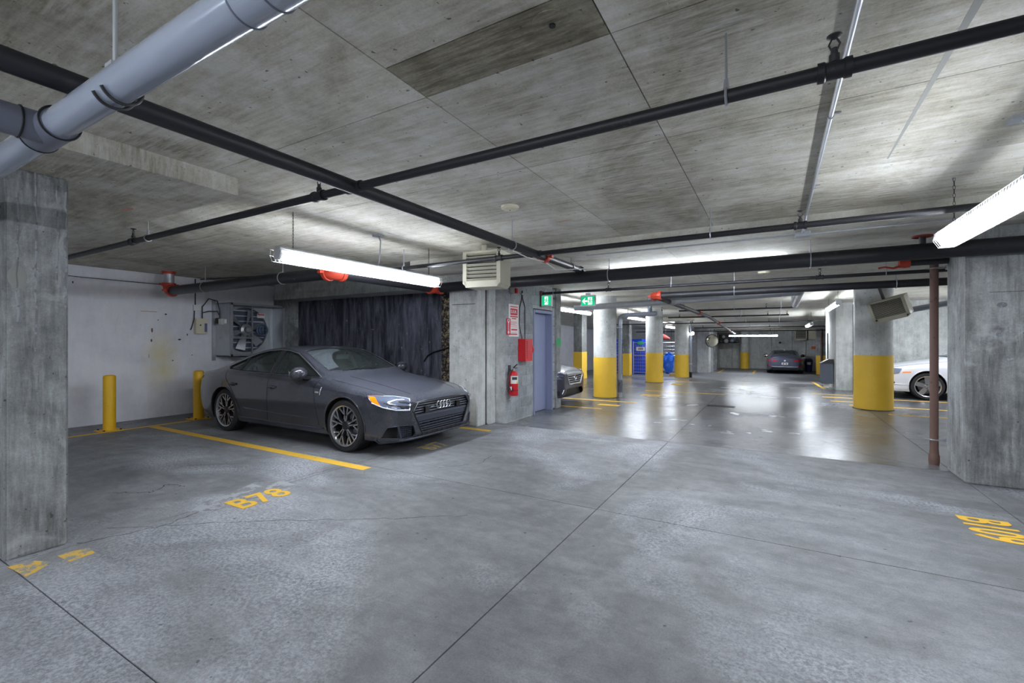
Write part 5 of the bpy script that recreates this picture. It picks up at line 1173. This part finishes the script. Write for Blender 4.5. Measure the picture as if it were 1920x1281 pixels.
# dust film left by the wiper on the passenger side of the windshield
m = MB(); NX, NY = 16, 8; vs = []
for i in range(NX+1):
    x = .19+(.80-.19)*i/NX; yo = -float(np.interp(x, [.16,.45,.83], [.575,.628,.662])); yi = -.04-.44*math.sqrt(max(0, 1-((x-.93)/.62)**2)) if x > .31 else -.04
    yi = max(yo+.01, yi)
    vs += [tuple(car.top(x, yo+(yi-yo)*j/NY, -.006)) for j in range(NY+1)]
m.add(vs, [(i*(NY+1)+j, i*(NY+1)+j+1, (i+1)*(NY+1)+j+1, (i+1)*(NY+1)+j) for i in range(NX) for j in range(NY)])
car.mb(m, 'dust_film', 'glass_dusty')
car.mb(MB().tube([car.top(x,y,.012) for x, y in ((.93,-.5),(.95,-.2),(.97,.1))], .007, 6), 'wiper', 'black')

# ---- dark sedan behind the block wall
SW2 = [[(.64,.985),(.40,1.125),(.10,1.275),(-.12,1.322),(-.30,1.333),(-.30,.995)],[(-.40,1.0),(-.40,1.334),(-.65,1.322),(-.92,1.28),(-1.16,1.215),(-1.16,1.012)]]
c2 = Car('car', 'dark purple-grey sedan nosing out beyond the concrete post', 'paint_purple', (-6.30,9.95,0), 0, (.93,.92,1.06))
c2.wells(.385); c2.cabin(SW2, WS, RW)
G2 = [(-.50,.69),(.50,.69),(.36,.47),(-.36,.47)]
c2.cutter(MB().prism([(2.33,y,z) for y, z in G2], (.4,0,0))); c2.cutter(MB().prism([(2.33,y,z) for y, z in ((-.50,.38),(.50,.38),(.62,.22),(-.62,.22))], (.4,0,0)))
c2.finish(); c2.wheels('five')
gg = c2.mb(MB().prism([(2.335,y,z) for y, z in G2], (.006,0,0)), 'grille', 'black')
for z in (.665,.62,.575,.53,.49): w3 = .36+(z-.47)/.22*.14-.01; c2.mb(MB().sweep([c2.front(y,z,.004) for y in np.linspace(-w3,w3,9)], .011, (1,0,0), .02), 'grille_bar', 'chrome', gg)
c2.mb(MB().tube([c2.front(y,z,.004) for y, z in sum([[(a[0]+(b[0]-a[0])*t_/6, a[1]+(b[1]-a[1])*t_/6) for t_ in range(6)] for a, b in zip(G2, G2[1:]+G2[:1])], [])], .016, 8, True), 'grille_frame', 'chrome', gg)
c2.mb(MB().torus(tuple(c2.front(0,.60,.012)), (1,0,0), .055, .010, 20, 6), 'emblem', 'chrome', gg)
for sg in (-1, 1):
    hl = c2.patch('headlight', [(2.30,sg*.56,.66),(2.18,sg*.74,.735),(1.92,sg*.87,.78),(2.0,sg*.89,.69),(2.22,sg*.80,.60),(2.31,sg*.66,.60)], 'lens_clear', .004, sub=4)
    c2.trim('lamp_reflector', [(2.28,sg*.66,.65),(2.15,sg*.80,.68)], 'drl', .02, .004, parent=hl)
    c2.patch('fog_recess', [(2.28,sg*.70,.36),(2.14,sg*.85,.37),(2.14,sg*.85,.29),(2.28,sg*.70,.28)], 'black', .004)
    c2.trim('fog_trim', [(2.33,sg*.62,.38),(2.31,sg*.66,.30)], 'chrome', .010, .004)
    c2.trim('hood_seam', [(1.05,sg*.79,.95),(1.46,sg*.795,.90),(2.0,sg*.76,.81),(2.28,sg*.60,.76)], 'black', .004)
c2.mirrors(.63,1.02,'paint_purple',.95); c2.seats([(.05,(-.38,.38))]); c2.dash(.62)
# ---- white sedan at the right
c3 = Car('car', 'white sedan with silver five-spoke wheels half hidden by the yellow column', 'paint_white', (4.72,15.98,0), math.pi, (.95,.925,1.03), wheel_r=.335)
c3.wells(.385); c3.cabin(SW2, WS, RW); c3.finish(); c3.wheels('five')
for sg in (-1, 1):
    hl = c3.patch('headlight', [(2.34,sg*.52,.64),(2.20,sg*.74,.72),(1.98,sg*.87,.745),(2.05,sg*.88,.64),(2.25,sg*.78,.585),(2.36,sg*.60,.585)], 'lens_clear', .004, sub=4)
    c3.trim('headlight_edge', [(2.34,sg*.52,.64),(2.20,sg*.74,.72),(1.98,sg*.87,.745),(2.05,sg*.88,.64),(2.25,sg*.78,.585)], 'dark_chrome', .004, .004, parent=hl)
    c3.trim('side_marker', [(1.98,sg*.93,.675),(1.80,sg*.94,.685)], 'amber', .016, .0)
    c3.patch('fog_recess', [(2.30,sg*.66,.42),(2.13,sg*.86,.43),(2.13,sg*.86,.36),(2.30,sg*.66,.35)], 'black', .004)
    c3.trim('hood_seam', [(1.05,sg*.79,.95),(1.46,sg*.795,.90),(2.0,sg*.76,.81),(2.28,sg*.60,.76)], 'dark_steel', .005)
    c3.trim('bumper_line', [(2.20,sg*.86,.37),(1.95,sg*.93,.365),(1.84,sg*.93,.37)], 'paint_white', .012, .002)
    c3.mb(MB().tube([c3.side(1.463+math.cos(R(a))*.392, c3.wr_+math.sin(R(a))*.392, sg, .002) for a in range(-8,189,7)], .012, 6), 'arch_lip', 'paint_white')
c3.mb(MB().tube([c3.top(x,y,.015) for x, y in ((.93,-.5),(.97,0),(.95,.5))], .01, 6), 'wiper', 'black'); c3.patch('grille', [(2.42,-.4,.62),(2.42,.4,.62),(2.42,.34,.50),(2.42,-.34,.50)], 'black', .004)
c3.mirrors(.63,1.02,'paint_white',.95); c3.seats([(.05,(-.38,.38))]); c3.dash(.62)
# ---- far coupe seen from behind
c4 = Car('car', 'blue-grey coupe parked nose-in at the far wall, seen from behind', 'paint_navy', (.50,32.8,zf(30)), R(90), (.96,.98,.955))
c4.wells(.385); c4.cabin(SW2, WS, [(-.80,-.52),(-1.78,-.56),(-1.78,.56),(-.80,.52)]); c4.finish(); c4.wheels('fork')
for sg in (-1, 1):
    tl = c4.patch('tail_light', [(-2.55,sg*.34,.80),(-2.50,sg*.60,.85),(-2.38,sg*.82,.865),(-2.22,sg*.90,.86),(-2.30,sg*.89,.79),(-2.47,sg*.76,.76),(-2.55,sg*.5,.755)], 'tail_red', .006, sub=4)
    c4.patch('reflector', [(-2.46,sg*.62,.50),(-2.40,sg*.80,.55),(-2.40,sg*.80,.51),(-2.46,sg*.62,.46)], 'tail_red', .006)
    c4.mb(MB().lathe([(.06,0),(.06,.1),(.045,.1)], (-2.52,sg*.62,.30), (-1,0,0), 16), 'exhaust', 'black_gloss')
    c4.trim('bumper_vent', [(-2.38,sg*.86,.60),(-2.32,sg*.88,.42)], 'black', .02)
c4.mb(MB().sweep([c4.front(y,.44,.006,-1) for y in np.linspace(-.66,.66,11)], .022, (-1,0,0), .02), 'bumper_strip', 'rim_silver')
c4.mb(MB().sweep([c4.front(y,.30,.004,-1) if c4.hit((-5,y,.30),(1,0,0)) else Vector((-2.5,y,.30)) for y in np.linspace(-.55,.55,9)], .06, (-1,0,0), .02), 'diffuser', 'black')
pq = c4.front(0,.60,.0,-1); pl_ = c4.mb(MB().box(pq.x-.012,-.16,.56,pq.x+.002,.16,.68), 'licence_plate', 'sign_white')
c4.mb(MB().box(pq.x-.014,-.12,.585,pq.x-.012,-.03,.635).box(pq.x-.014,.03,.585,pq.x-.012,.12,.635).box(pq.x-.014,-.10,.65,pq.x-.012,.10,.665), 'plate_print', 'dark_steel', pl_)
c4.mb(MB().lathe([(.045,0),(.045,.008),(.02,.012)], tuple(c4.front(0,.80,0,-1)), (-1,0,0), 18), 'emblem', 'white_plastic')
c4.mb(MB().tube([c4.snap((-2.40,y,1.0),.008) for y in np.linspace(-.6,.6,11)], .018, 8), 'spoiler_lip', 'paint_navy')
c4.mb(MB().prism([(-.60,-.02,1.405),(-.78,-.02,1.39),(-.80,-.02,1.45)], (0,.04,0)), 'antenna_fin', 'white_plastic')
c4.mirrors(.63,1.02,'black_gloss',.97); c4.seats([(.05,(-.38,.38))]); c4.dash(.62)
